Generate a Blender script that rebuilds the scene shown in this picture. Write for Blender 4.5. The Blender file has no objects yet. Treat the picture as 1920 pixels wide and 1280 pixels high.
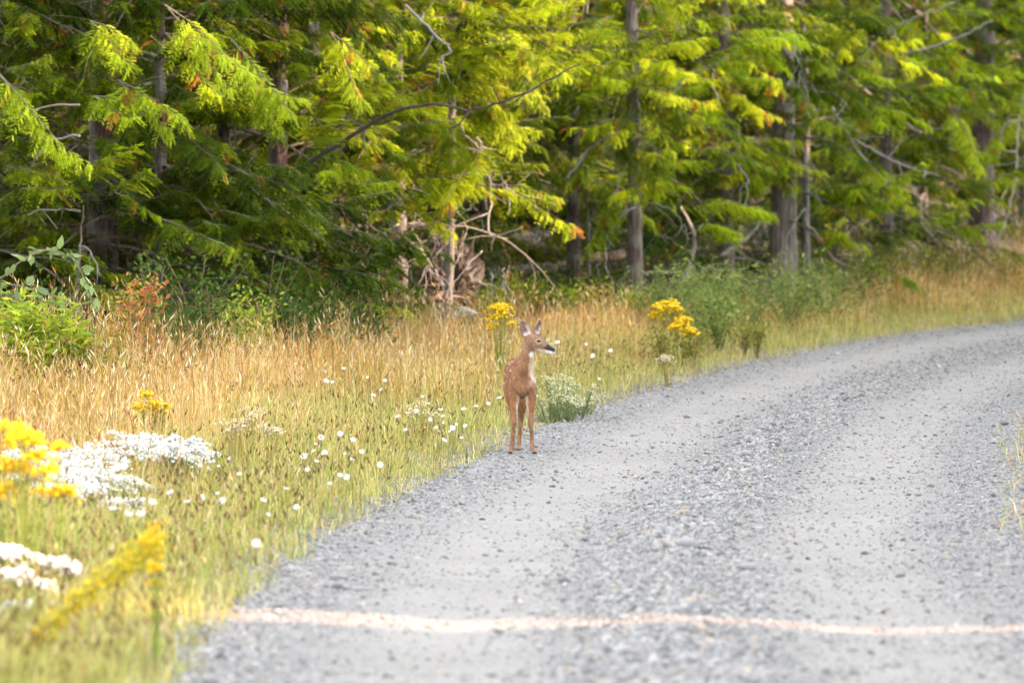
import bpy, math, random
import numpy as np
from mathutils import Vector, Matrix
R = math.radians
rng = np.random.RandomState(7)
random.seed(7)
S = bpy.context.scene
C = S.collection

# ------------------------------------------------------------------ camera
F = 200.0 / 36.0 * 1920.0          # focal length in photograph pixels
CAMZ, HOR = 1.7, 403.0
cam = bpy.data.cameras.new('camera'); camo = bpy.data.objects.new('camera', cam); C.objects.link(camo)
cam.lens = 200; cam.sensor_width = 36; cam.clip_end = 5000; cam.clip_start = 0.1
camo.location = (0, 0, CAMZ)
camo.rotation_euler = (math.pi / 2 - math.atan((640 - HOR) / F), 0, 0)
cam.dof.use_dof = True; cam.dof.focus_distance = 39.8; cam.dof.aperture_fstop = 4.0
S.camera = camo
# ------------------------------------------------------------------ light
SUN_EL, SUN_AZ = 24.0, 101.0       # degrees; azimuth clockwise from +Y
w = bpy.data.worlds.new('World'); S.world = w; w.use_nodes = True
nt = w.node_tree; bg = nt.nodes['Background']
sky = nt.nodes.new('ShaderNodeTexSky'); sky.sky_type = 'NISHITA'; sky.sun_disc = False
sky.sun_elevation = R(SUN_EL); sky.sun_rotation = R(SUN_AZ); sky.air_density = 1.0; sky.dust_density = 2.0; sky.ozone_density = 0.6
hs = nt.nodes.new('ShaderNodeHueSaturation'); hs.inputs['Saturation'].default_value = .14      # thin high haze whitens the whole sky evenly
nt.links.new(sky.outputs[0], hs.inputs['Color']); nt.links.new(hs.outputs[0], bg.inputs[0]); bg.inputs[1].default_value = 0.15
sl = bpy.data.lights.new('sun', 'SUN'); sl.energy = 2.0; sl.angle = R(0.5); sl.color = (1.0, 0.60, 0.36)
so = bpy.data.objects.new('sun', sl); C.objects.link(so)
SD = Vector((math.cos(R(SUN_EL)) * math.sin(R(SUN_AZ)), math.cos(R(SUN_EL)) * math.cos(R(SUN_AZ)), math.sin(R(SUN_EL))))
so.rotation_euler = SD.to_track_quat('Z', 'Y').to_euler(); so.location = (30, 0, 30)
S.view_settings.view_transform = 'Standard'; S.view_settings.look = 'None'
S.view_settings.exposure = 2.95; S.view_settings.gamma = 1
S.render.engine = 'CYCLES'
S.cycles.use_denoising = True
S.cycles.max_bounces = 4; S.cycles.diffuse_bounces = 2; S.cycles.transmission_bounces = 4; S.cycles.transparent_max_bounces = 4
S.cycles.sample_clamp_indirect = 6

# ------------------------------------------------------------------ helpers
def mesh_np(name, v, t, col=None, mats=(), smooth=False, extra=None):
    v = np.ascontiguousarray(v, dtype=np.float32).reshape(-1, 3); t = np.ascontiguousarray(t, dtype=np.int32)
    k = t.shape[1]
    m = bpy.data.meshes.new(name)
    m.vertices.add(len(v)); m.vertices.foreach_set('co', v.ravel())
    m.loops.add(t.size); m.loops.foreach_set('vertex_index', t.ravel())
    m.polygons.add(len(t)); m.polygons.foreach_set('loop_start', np.arange(0, t.size, k, dtype=np.int32))
    m.polygons.foreach_set('use_smooth', np.full(len(t), smooth))
    if col is not None:
        a = m.attributes.new('Col', 'FLOAT_COLOR', 'POINT')
        c4 = np.ones((len(v), 4), np.float32); c4[:, :3] = col
        a.data.foreach_set('color', c4.ravel())
    for n_, arr in (extra or {}).items():
        a = m.attributes.new(n_, 'FLOAT', 'POINT'); a.data.foreach_set('value', np.asarray(arr, np.float32))
    m.update(calc_edges=True); m.validate()
    for x in mats: m.materials.append(x)
    return m

def link(name, m, parent=None, loc=(0, 0, 0), rz=0.0, sc=1.0):
    o = bpy.data.objects.new(name, m); C.objects.link(o)
    o.location = loc; o.rotation_euler = (0, 0, rz); o.scale = (sc,) * 3 if np.isscalar(sc) else sc
    if parent: o.parent = parent
    return o

def tag(o, label=None, cat=None, group=None, kind=None):
    if label: o['label'] = label
    if cat: o['category'] = cat
    if group: o['group'] = group
    if kind: o['kind'] = kind
    return o

def thing(name, label, cat, loc, rz=0.0, group=None):
    o = bpy.data.objects.new(name, None); C.objects.link(o); o.empty_display_size = 0.1
    o.location = loc; o.rotation_euler = (0, 0, rz)
    return tag(o, label, cat, group)

class Geo:
    """collects triangles with vertex colours"""
    def __init__(s): s.v = []; s.t = []; s.c = []; s.n = 0
    def add(s, v, t, c):
        v = np.asarray(v, np.float32).reshape(-1, 3); c = np.asarray(c, np.float32)
        if c.ndim == 1: c = np.tile(c, (len(v), 1))
        s.v.append(v); s.t.append(np.asarray(t, np.int32) + s.n); s.c.append(c); s.n += len(v)
    def mesh(s, name, mat, smooth=False):
        return mesh_np(name, np.concatenate(s.v), np.concatenate(s.t), np.concatenate(s.c), (mat,), smooth)

def spline(pts, n):
    p = np.asarray(pts, float); k = len(p)
    if k == 2: 
        u = np.linspace(0, 1, n)[:, None]; return p[0] * (1 - u) + p[1] * u
    P = np.vstack([2 * p[0] - p[1], p, 2 * p[-1] - p[-2]])
    out = []
    for u in np.linspace(0, k - 1 - 1e-6, n):
        i = int(u); f = u - i; a, b, c, d = P[i:i + 4]
        out.append(.5 * (2 * b + (c - a) * f + (2 * a - 5 * b + 4 * c - d) * f * f + (3 * b - a - 3 * c + d) * f ** 3))
    return np.array(out)

def tube(g, pts, r0, r1, sides, col, n=None, wob=0.0, radii=None, cj=0.0):
    p = spline(pts, n or max(3, len(pts) * 3)); k = len(p)
    if wob: p[1:-1] += rng.normal(0, wob, (k - 2, 3))
    rr = np.linspace(r0, r1, k) if radii is None else np.interp(np.linspace(0, 1, k), np.linspace(0, 1, len(radii)), radii)
    T = np.gradient(p, axis=0); T /= np.linalg.norm(T, axis=1)[:, None] + 1e-9
    ref = np.array([0, 0, 1.0]) if abs(T[:, 2]).mean() < .8 else np.array([1.0, 0, 0])
    A = np.cross(T, ref); A /= np.linalg.norm(A, axis=1)[:, None] + 1e-9; B = np.cross(T, A)
    an = np.arange(sides) * 2 * np.pi / sides
    ring = A[:, None] * np.cos(an)[None, :, None] + B[:, None] * np.sin(an)[None, :, None]
    v = (p[:, None] + ring * rr[:, None, None]).reshape(-1, 3)
    i = np.arange(k - 1)[:, None] * sides; j = np.arange(sides)[None]; j2 = (j + 1) % sides
    q = np.stack([i + j, i + j2, i + sides + j2, i + sides + j], -1).reshape(-1, 4)
    t = np.vstack([q[:, [0, 1, 2]], q[:, [0, 2, 3]]])
    cap = np.array([[(k - 1) * sides, (k - 1) * sides + a, (k - 1) * sides + a + 1] for a in range(1, sides - 1)])
    cap0 = np.array([[0, a + 1, a] for a in range(1, sides - 1)])
    c = np.tile(np.asarray(col, float), (len(v), 1)) * (1 + rng.normal(0, cj, (len(v), 1)) if cj else 1)
    g.add(v, np.vstack([t, cap, cap0]), c)
    return p

# --- 3d value noise for terrain
_tab = rng.rand(64, 64)
def noise2(x, y):
    xi = np.floor(x).astype(int); yi = np.floor(y).astype(int); fx = x - xi; fy = y - yi
    fx = fx * fx * (3 - 2 * fx); fy = fy * fy * (3 - 2 * fy)
    g = lambda a, b: _tab[a % 64, b % 64]
    return (g(xi, yi) * (1 - fx) + g(xi + 1, yi) * fx) * (1 - fy) + (g(xi, yi + 1) * (1 - fx) + g(xi + 1, yi + 1) * fx) * fy - .5

# ------------------------------------------------------------------ road line and terrain
EDGE = [(-2.2, -30), (-1.9, -10), (-1.6, 0), (-1.36, 10), (-1.22, 20.7), (-1.2, 23.6), (-1.12, 26.8), (-.96, 30.4), (-.73, 33.2), (-.45, 36.5), (-.15, 40),
        (.38, 45), (1.12, 50), (2.03, 55), (3.1, 60), (4.4, 65), (6.1, 70), (8.3, 75), (11.4, 80), (15.5, 84), (20.5, 87), (27, 89.5), (35, 91), (60, 94), (120, 98), (400, 105)]
edge = spline(EDGE, 1600)
seg = np.r_[0, np.cumsum(np.linalg.norm(np.diff(edge, axis=0), axis=1))]
ss = np.arange(0, min(seg[-1], 190), 0.16)
path = np.stack([np.interp(ss, seg, edge[:, 0]), np.interp(ss, seg, edge[:, 1])], 1)
tan = np.gradient(path, axis=0); tan /= np.linalg.norm(tan, axis=1)[:, None]
nrm = np.stack([tan[:, 1], -tan[:, 0]], 1)           # to the right of travel
RW = 3.75
def lateral(x, y):
    """signed distance right of the left road edge"""
    x = np.atleast_1d(np.asarray(x, float)); y = np.atleast_1d(np.asarray(y, float)); sh = x.shape
    x = x.ravel(); y = y.ravel(); out = np.empty(len(x)); st = slice(None, None, 3); P = path[st]; N = nrm[st]
    for a in range(0, len(x), 20000):
        b = slice(a, a + 20000)
        d2 = (x[b, None] - P[None, :, 0]) ** 2 + (y[b, None] - P[None, :, 1]) ** 2
        i = d2.argmin(1)
        s_ = (x[b] - P[i, 0]) * N[i, 0] + (y[b] - P[i, 1]) * N[i, 1]
        out[b] = np.sign(s_) * np.maximum(abs(s_), np.sqrt(d2[np.arange(len(i)), i]) * (np.sqrt(d2[np.arange(len(i)), i]) > 1))
    return out.reshape(sh)
def base_z(y):
    y = np.asarray(y, float)
    return .012 * 1.2 * np.logaddexp(0, (np.clip(y, -100, 140) - 40) / 1.2)
def ground_z(x, y, u=None):
    x = np.asarray(x, float); y = np.asarray(y, float)
    if u is None: u = lateral(x, y)
    d = np.where(u < RW / 2, -u, u - RW)             # distance outside the road, either side
    bank = .075 * 1.0 * np.logaddexp(0, (np.minimum(d, 9) - .8) / .5) * .5
    bump = noise2(x * .9 + 9, y * .9) * .09 + noise2(x * 2.6, y * 2.6 + 5) * .05
    hill = np.maximum(0, y - 112) * .45 * (np.abs(x) < 4000)
    z = base_z(y) + bank + bump * np.clip(d, 0, 1) + np.minimum(hill, 16)
    return np.where(d < 0, z - .10 * np.clip(-d / .25, 0, 1), z)
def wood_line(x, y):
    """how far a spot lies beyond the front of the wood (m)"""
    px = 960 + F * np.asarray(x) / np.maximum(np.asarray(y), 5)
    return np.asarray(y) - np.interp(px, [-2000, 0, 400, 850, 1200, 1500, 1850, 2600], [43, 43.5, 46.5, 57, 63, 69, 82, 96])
def gz(x, y): return float(ground_z(np.array([x]), np.array([y]))[0])
def P(px, py, Y): return np.array([(px - 960) / F * Y, Y, CAMZ - (py - HOR) / F * Y])
def at_pixel(px, py, h):
    """ground spot whose point h above the ground shows at that pixel"""
    Y = 40.0
    for _ in range(40):
        z = gz((px - 960) / F * Y, Y) + h
        Yn = F * (CAMZ - z) / max(py - HOR, 20)
        Y = .6 * Y + .4 * min(max(Yn, 15), 110)
    X = (px - 960) / F * Y
    return X, Y, gz(X, Y)

# ------------------------------------------------------------------ materials
def newmat(name):
    m = bpy.data.materials.new(name); m.use_nodes = True; t = m.node_tree; t.nodes.clear()
    o = t.nodes.new('ShaderNodeOutputMaterial'); return m, t, t.nodes.new, t.links.new, o
def plant_mat(name, transl=.35, rough=.55, spec=.25, objcol=False, nscale=40):
    m, t, N, L, o = newmat(name)
    a = N('ShaderNodeAttribute'); a.attribute_name = 'Col'
    tc = N('ShaderNodeTexCoord'); nz = N('ShaderNodeTexNoise'); nz.inputs['Scale'].default_value = nscale; L(tc.outputs['Object'], nz.inputs['Vector'])
    mr = N('ShaderNodeMapRange'); mr.inputs[3].default_value = .72; mr.inputs[4].default_value = 1.28; L(nz.outputs['Fac'], mr.inputs[0])
    mx = N('ShaderNodeMix'); mx.data_type = 'RGBA'; mx.blend_type = 'MULTIPLY'; mx.inputs[0].default_value = 1
    L(a.outputs['Color'], mx.inputs[6]); L(mr.outputs[0], mx.inputs[7]); col = mx.outputs[2]
    if objcol:
        oi = N('ShaderNodeObjectInfo'); m2 = N('ShaderNodeMix'); m2.data_type = 'RGBA'; m2.blend_type = 'MULTIPLY'; m2.inputs[0].default_value = 1
        L(col, m2.inputs[6]); L(oi.outputs['Color'], m2.inputs[7]); col = m2.outputs[2]
    b = N('ShaderNodeBsdfPrincipled'); b.inputs['Roughness'].default_value = rough; b.inputs['Specular IOR Level'].default_value = spec
    L(col, b.inputs['Base Color'])
    if transl:
        tr = N('ShaderNodeBsdfTranslucent'); L(col, tr.inputs[0]); ms = N('ShaderNodeMixShader'); ms.inputs[0].default_value = transl
        L(b.outputs[0], ms.inputs[1]); L(tr.outputs[0], ms.inputs[2]); L(ms.outputs[0], o.inputs[0])
    else: L(b.outputs[0], o.inputs[0])
    return m
M_leaf = plant_mat('foliage', .42, .6, .08, True)
M_grass = plant_mat('grass_blades', .35, .7, .06)
M_petal = plant_mat('petals', .25, .7, .1)
M_twig = plant_mat('dead_wood', 0, .85, .1, nscale=60)
def bark_mat():
    m, t, N, L, o = newmat('bark')
    a = N('ShaderNodeAttribute'); a.attribute_name = 'Col'
    tc = N('ShaderNodeTexCoord'); mp = N('ShaderNodeMapping'); mp.inputs['Scale'].default_value = (22, 22, 3.2); L(tc.outputs['Object'], mp.inputs[0])
    nz = N('ShaderNodeTexNoise'); nz.inputs['Scale'].default_value = 1.6; nz.inputs['Detail'].default_value = 6; L(mp.outputs[0], nz.inputs['Vector'])
    cr = N('ShaderNodeValToRGB'); cr.color_ramp.elements[0].position = .34; cr.color_ramp.elements[0].color = (.35, .3, .28, 1); cr.color_ramp.elements[1].position = .66; cr.color_ramp.elements[1].color = (1.35, 1.3, 1.25, 1)
    L(nz.outputs['Fac'], cr.inputs[0])
    n2 = N('ShaderNodeTexNoise'); n2.inputs['Scale'].default_value = 3.5; L(tc.outputs['Object'], n2.inputs['Vector'])
    c2 = N('ShaderNodeValToRGB'); c2.color_ramp.elements[0].position = .5; c2.color_ramp.elements[0].color = (0, 0, 0, 1); c2.color_ramp.elements[1].position = .68; c2.color_ramp.elements[1].color = (.6, .6, .6, 1)
    L(n2.outputs['Fac'], c2.inputs[0])
    mx = N('ShaderNodeMix'); mx.data_type = 'RGBA'; mx.blend_type = 'MULTIPLY'; mx.inputs[0].default_value = 1; L(a.outputs['Color'], mx.inputs[6]); L(cr.outputs[0], mx.inputs[7])
    mm = N('ShaderNodeMix'); mm.data_type = 'RGBA'; L(c2.outputs[0], mm.inputs[0]); L(mx.outputs[2], mm.inputs[6]); mm.inputs[7].default_value = (.21, .215, .19, 1)
    b = N('ShaderNodeBsdfPrincipled'); b.inputs['Roughness'].default_value = .9; L(mm.outputs[2], b.inputs['Base Color'])
    bp = N('ShaderNodeBump'); bp.inputs['Strength'].default_value = .8; bp.inputs['Distance'].default_value = .03; L(nz.outputs['Fac'], bp.inputs['Height']); L(bp.outputs[0], b.inputs['Normal'])
    L(b.outputs[0], o.inputs[0]); return m
M_bark = bark_mat()
def stone_mat(name, lo, hi, tint):
    m, t, N, L, o = newmat(name)
    oi = N('ShaderNodeObjectInfo'); cr = N('ShaderNodeValToRGB'); e = cr.color_ramp.elements
    e[0].position = 0; e[0].color = (lo, lo, lo * 1.01, 1); e[1].position = 1; e[1].color = (hi, hi * .98, hi * .95, 1)
    for p_, c_ in ((.18, (lo * 1.6, lo * 1.62, lo * 1.66)), (.5, ((lo + hi) * .5, (lo + hi) * .5, (lo + hi) * .51)), (.8, (hi * .82, hi * .83, hi * .84)), (.9, tint)):
        x = e.new(p_); x.color = (*c_, 1)
    L(oi.outputs['Random'], cr.inputs[0])
    tc = N('ShaderNodeTexCoord'); nz = N('ShaderNodeTexNoise'); nz.inputs['Scale'].default_value = 2.5; nz.inputs['Detail'].default_value = 5; L(tc.outputs['Object'], nz.inputs['Vector'])
    mr = N('ShaderNodeMapRange'); mr.inputs[3].default_value = .75; mr.inputs[4].default_value = 1.25; L(nz.outputs['Fac'], mr.inputs[0])
    mx = N('ShaderNodeMix'); mx.data_type = 'RGBA'; mx.blend_type = 'MULTIPLY'; mx.inputs[0].default_value = 1; L(cr.outputs[0], mx.inputs[6]); L(mr.outputs[0], mx.inputs[7])
    b = N('ShaderNodeBsdfPrincipled'); b.inputs['Roughness'].default_value = .85; b.inputs['Specular IOR Level'].default_value = .25; L(mx.outputs[2], b.inputs['Base Color']); L(b.outputs[0], o.inputs[0])
    return m
M_stone = stone_mat('gravel_stone', .11, .40, (.34, .28, .225))
M_rock = stone_mat('pale_rock', .15, .28, (.3, .28, .26))
def ground_mat():
    m, t, N, L, o = newmat('soil')
    tc = N('ShaderNodeTexCoord'); nz = N('ShaderNodeTexNoise'); nz.inputs['Scale'].default_value = 1.4; nz.inputs['Detail'].default_value = 8; L(tc.outputs['Object'], nz.inputs['Vector'])
    n2 = N('ShaderNodeTexNoise'); n2.inputs['Scale'].default_value = 45; n2.inputs['Detail'].default_value = 4; L(tc.outputs['Object'], n2.inputs['Vector'])
    cr = N('ShaderNodeValToRGB'); cr.color_ramp.elements[0].position = .35; cr.color_ramp.elements[0].color = (.14, .11, .06, 1); cr.color_ramp.elements[1].position = .65; cr.color_ramp.elements[1].color = (.32, .26, .13, 1)
    L(nz.outputs['Fac'], cr.inputs[0])
    mr = N('ShaderNodeMapRange'); mr.inputs[3].default_value = .5; mr.inputs[4].default_value = 1.5; L(n2.outputs['Fac'], mr.inputs[0])
    mx = N('ShaderNodeMix'); mx.data_type = 'RGBA'; mx.blend_type = 'MULTIPLY'; mx.inputs[0].default_value = 1; L(cr.outputs[0], mx.inputs[6]); L(mr.outputs[0], mx.inputs[7])
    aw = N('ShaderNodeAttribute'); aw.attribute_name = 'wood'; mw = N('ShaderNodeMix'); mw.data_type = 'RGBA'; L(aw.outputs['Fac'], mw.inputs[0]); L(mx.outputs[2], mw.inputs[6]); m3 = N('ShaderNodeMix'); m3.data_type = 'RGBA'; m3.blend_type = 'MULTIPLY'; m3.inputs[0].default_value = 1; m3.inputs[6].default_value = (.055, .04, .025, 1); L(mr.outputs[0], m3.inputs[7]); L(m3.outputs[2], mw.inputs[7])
    b = N('ShaderNodeBsdfPrincipled'); b.inputs['Roughness'].default_value = 1; L(mw.outputs[2], b.inputs['Base Color'])
    bp = N('ShaderNodeBump'); bp.inputs['Distance'].default_value = .03; L(n2.outputs['Fac'], bp.inputs['Height']); L(bp.outputs[0], b.inputs['Normal']); L(b.outputs[0], o.inputs[0]); return m
M_ground = ground_mat()
def road_mat():
    m, t, N, L, o = newmat('gravel_road')
    tc = N('ShaderNodeTexCoord')
    au = N('ShaderNodeAttribute'); au.attribute_name = 'packed'
    vo = N('ShaderNodeTexVoronoi'); vo.inputs['Scale'].default_value = 75; L(tc.outputs['Object'], vo.inputs['Vector'])
    sp = N('ShaderNodeSeparateColor'); L(vo.outputs['Color'], sp.inputs[0])
    cr = N('ShaderNodeValToRGB'); e = cr.color_ramp.elements; e[0].color = (.09, .09, .09, 1); e[1].color = (.38, .37, .36, 1); x = e.new(.3); x.color = (.20, .198, .197, 1); x = e.new(.75); x.color = (.28, .272, .265, 1)
    L(sp.outputs[0], cr.inputs[0])
    nz = N('ShaderNodeTexNoise'); nz.inputs['Scale'].default_value = .9; nz.inputs['Detail'].default_value = 7; nz.inputs['Roughness'].default_value = .65; L(tc.outputs['Object'], nz.inputs['Vector'])
    dust = N('ShaderNodeValToRGB'); d = dust.color_ramp.elements; d[0].position = .3; d[0].color = (.26, .25, .24, 1); d[1].position = .7; d[1].color = (.36, .34, .318, 1); L(nz.outputs['Fac'], dust.inputs[0])
    n3 = N('ShaderNodeTexNoise'); n3.inputs['Scale'].default_value = 14; n3.inputs['Detail'].default_value = 5; L(tc.outputs['Object'], n3.inputs['Vector'])
    ma = N('ShaderNodeMath'); ma.operation = 'MULTIPLY_ADD'; ma.inputs[1].default_value = 1.1; L(n3.outputs['Fac'], ma.inputs[0]); ma.inputs[2].default_value = -.55
    ad = N('ShaderNodeMath'); ad.operation = 'ADD'; ad.use_clamp = True; L(au.outputs['Fac'], ad.inputs[0]); L(ma.outputs[0], ad.inputs[1])
    ml = N('ShaderNodeMath'); ml.operation = 'MULTIPLY'; ml.inputs[1].default_value = .66; L(ad.outputs[0], ml.inputs[0])
    mm = N('ShaderNodeMix'); mm.data_type = 'RGBA'; L(ml.outputs[0], mm.inputs[0]); L(cr.outputs[0], mm.inputs[6]); L(dust.outputs[0], mm.inputs[7])
    b = N('ShaderNodeBsdfPrincipled'); b.inputs['Roughness'].default_value = .95; b.inputs['Specular IOR Level'].default_value = .15; L(mm.outputs[2], b.inputs['Base Color'])
    bp = N('ShaderNodeBump'); bp.invert = True; bp.inputs['Distance'].default_value = .012; bp.inputs['Strength'].default_value = .7; L(vo.outputs['Distance'], bp.inputs['Height']); L(bp.outputs[0], b.inputs['Normal'])
    L(b.outputs[0], o.inputs[0]); return m
M_road = road_mat()

# ------------------------------------------------------------------ ground and road
def axis(lo, hi, step, far):
    a = np.arange(lo, hi, step); g = []; s = step; x = hi
    while x < far: g.append(x); s *= 1.35; x += s
    h = []; s = step; x = lo - step
    while x > -far: h.append(x); s *= 1.35; x -= s
    return np.r_[h[::-1], a, g, [far]]
xs = axis(-9, 26, .28, 2500.); ys = axis(12, 112, .36, 2500.)
GX, GY = np.meshgrid(xs, ys); gu = lateral(GX, GY)
GZ = ground_z(GX, GY, gu)
nx = len(xs); i = np.arange(len(ys) - 1)[:, None] * nx + np.arange(nx - 1)[None]
q = np.stack([i, i + 1, i + nx + 1, i + nx], -1).reshape(-1, 4)
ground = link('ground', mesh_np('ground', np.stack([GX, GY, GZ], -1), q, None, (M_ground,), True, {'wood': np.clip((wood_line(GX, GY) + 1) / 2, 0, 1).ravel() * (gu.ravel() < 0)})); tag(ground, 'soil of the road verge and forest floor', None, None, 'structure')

def road_profile(u, s):
    rut = np.exp(-((u - .98) / .34) ** 2) + np.exp(-((u - 2.72) / .34) ** 2)
    ridge = np.exp(-((u - 1.86) / .3) ** 2)
    e = np.clip(np.minimum(u + .35, RW + .35 - u) / .4, 0, 1)
    wob = noise2(u * 1.3 + 3, s * .35) * .04 + noise2(u * 5, s * 3.1) * .016 + noise2(u * 13, s * 11) * .007
    return .012 - .018 * rut + .020 * ridge + wob * .45 - .14 * (1 - e) ** 1.5
uu = np.arange(-.35, RW + .36, .05); UU, SS = np.meshgrid(uu, ss)
RX = path[:, 0:1] + nrm[:, 0:1] * uu[None]; RY = path[:, 1:2] + nrm[:, 1:2] * uu[None]
RZ = base_z(RY) + road_profile(UU, SS)
nu = len(uu); i = np.arange(len(ss) - 1)[:, None] * nu + np.arange(nu - 1)[None]
q = np.stack([i, i + nu, i + nu + 1, i + 1], -1).reshape(-1, 4)[:, ::-1]
packed = np.clip(np.exp(-((UU - .98) / .42) ** 4) + np.exp(-((UU - 2.72) / .42) ** 4), 0, 1)
road = link('gravel_road', mesh_np('gravel_road', np.stack([RX, RY, RZ], -1), q, None, (M_road,), True, {'packed': packed.ravel()}))
tag(road, 'grey gravel road with two packed wheel tracks curving right', None, None, 'structure')
def road_z_at(u, s, y): return base_z(y) + road_profile(u, s)
def road_pt(u, s):
    x = np.interp(s, ss, path[:, 0]) + np.interp(s, ss, nrm[:, 0]) * u; y = np.interp(s, ss, path[:, 1]) + np.interp(s, ss, nrm[:, 1]) * u
    return x, y, road_z_at(u, s, y)
S0 = float(np.interp(19.5, path[:, 1], ss)); S1 = float(np.interp(74, path[:, 1], ss))

# pebbles: a few rounded, slightly angular shapes
def pebble(seed, sub=1):
    import bmesh
    r = np.random.RandomState(seed); bm = bmesh.new(); bmesh.ops.create_icosphere(bm, subdivisions=sub, radius=.5)
    ax = r.normal(0, 1, (4, 3)); ax /= np.linalg.norm(ax, axis=1)[:, None]
    for v in bm.verts:
        p = np.array(v.co); 
        for a in ax:                                 # flatten facets
            h = p @ a
            if h > .33: p = p - a * (h - .33) * .8
        v.co = p * np.array([1.15, .9, .62]) * (1 + r.normal(0, .05))
    m = bpy.data.meshes.new('stone'); bm.to_mesh(m); bm.free(); m.materials.append(M_stone)
    for p in m.polygons: p.use_smooth = sub > 1
    return m
peb = [pebble(k) for k in range(6)]
def scatter_gravel(n):
    s = S0 + (S1 - S0) * rng.rand(n * 3) ** 1.7; u = rng.uniform(-.95, RW + .3, n * 3)
    dens = .10 + np.exp(-((u - 1.86) / .42) ** 2) * 1.0 + np.exp(-((u + .05) / .4) ** 2) + np.exp(-((u - RW + .1) / .45) ** 2) * .9
    dens *= .55 + 1.2 * (noise2(u * 2.2, s * .9) + .5)
    k = rng.rand(n * 3) < dens * .8; s = s[k][:n]; u = u[k][:n]
    return s, u
s_, u_ = scatter_gravel(190000)
x_, y_, z_ = road_pt(u_, s_)
size = np.clip(rng.lognormal(math.log(.0105), .5, len(s_)), .004, .04) * (1 + .35 * np.exp(-((u_ - 1.86) / .4) ** 2))
out = (u_ < -.2) ; zz = np.where(out, ground_z(x_, y_, u_), z_)
zz = np.maximum(zz, np.where(u_ < .3, ground_z(x_, y_, u_), -9)) + size * .12
pm = bpy.data.meshes.new('gravel'); pm.vertices.add(len(s_)); pm.vertices.foreach_set('co', np.stack([x_, y_, zz], 1).astype(np.float32).ravel())
a = pm.attributes.new('rot', 'FLOAT_VECTOR', 'POINT'); a.data.foreach_set('vector', np.stack([rng.normal(0, .35, len(s_)), rng.normal(0, .35, len(s_)), rng.uniform(0, 6.28, len(s_))], 1).astype(np.float32).ravel())
a = pm.attributes.new('scl', 'FLOAT_VECTOR', 'POINT'); a.data.foreach_set('vector', (size[:, None] * rng.uniform(.75, 1.3, (len(s_), 3))).astype(np.float32).ravel())
a = pm.attributes.new('pick', 'INT', 'POINT'); a.data.foreach_set('value', rng.randint(0, len(peb), len(s_)).astype(np.int32))
gravel = link('gravel', pm, road); tag(gravel, 'loose grey gravel lying on the road', None, None, 'stuff')
def gn_scatter(obj, meshes):
    g = bpy.data.node_groups.new('scatter', 'GeometryNodeTree')
    g.interface.new_socket('Geometry', in_out='INPUT', socket_type='NodeSocketGeometry'); g.interface.new_socket('Geometry', in_out='OUTPUT', socket_type='NodeSocketGeometry')
    N = g.nodes.new; L = g.links.new; gi = N('NodeGroupInput'); go = N('NodeGroupOutput'); ip = N('GeometryNodeInstanceOnPoints'); j = N('GeometryNodeJoinGeometry')
    for m in reversed(meshes):
        o = bpy.data.objects.new('stone_source', m); oi = N('GeometryNodeObjectInfo'); oi.inputs[0].default_value = o; oi.inputs['As Instance'].default_value = True; L(oi.outputs['Geometry'], j.inputs[0])
    def attr(n, ty):
        x = N('GeometryNodeInputNamedAttribute'); x.data_type = ty; x.inputs['Name'].default_value = n; return x.outputs['Attribute']
    e2r = N('FunctionNodeEulerToRotation'); L(attr('rot', 'FLOAT_VECTOR'), e2r.inputs[0])
    L(gi.outputs[0], ip.inputs['Points']); L(j.outputs[0], ip.inputs['Instance']); ip.inputs['Pick Instance'].default_value = True
    L(attr('pick', 'INT'), ip.inputs['Instance Index']); L(e2r.outputs[0], ip.inputs['Rotation']); L(attr('scl', 'FLOAT_VECTOR'), ip.inputs['Scale'])
    L(ip.outputs[0], go.inputs[0])
    md = obj.modifiers.new('scatter', 'NODES'); md.node_group = g
gn_scatter(gravel, peb)
# the largest stones, one by one
big = [pebble(40 + k, 2) for k in range(5)]
n = 0
while n < 285:
    s = S0 + (S1 - S0) * rng.rand() ** 2.2 * .8; u = rng.choice([rng.normal(1.86, .38), rng.normal(.12, .3), rng.normal(RW - .2, .35), rng.uniform(0, RW)], p=[.5, .22, .18, .1])
    if not 0 < u < RW + .1: continue
    x, y, z = road_pt(u, s); 
    if abs(x) > .092 * y + .1: continue
    d = float(np.clip(rng.lognormal(math.log(.034), .28), .024, .075))
    o = link('stone', big[rng.randint(5)], road, (x, y, z + d * .16)); o.rotation_euler = (rng.normal(0, .2), rng.normal(0, .2), rng.uniform(0, 6.3)); o.scale = (d * rng.uniform(.9, 1.35), d, d * rng.uniform(.75, 1.1)); n += 1
# the few stones one notices
for px, py, d in ((1290, 1040, .13), (1283, 975, .075), (1668, 878, .05), (1885, 812, .075), (860, 882, .06), (1058, 1098, .06), (635, 1108, .06), (1722, 930, .05), (1160, 1155, .05), (935, 1186, .05)):
    Y = F * CAMZ / (py - HOR); X = (px - 960) / F * Y; u = lateral([X], [Y])[0]; s = np.interp(Y, path[:, 1], ss); z = float(road_z_at(u, s, Y))
    o = link('stone', big[rng.randint(5)], road, (X, Y, z + d * .18)); o.scale = (d, d * .8, d * .75); o.rotation_euler = (0, 0, rng.uniform(-.5, .5))

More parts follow.
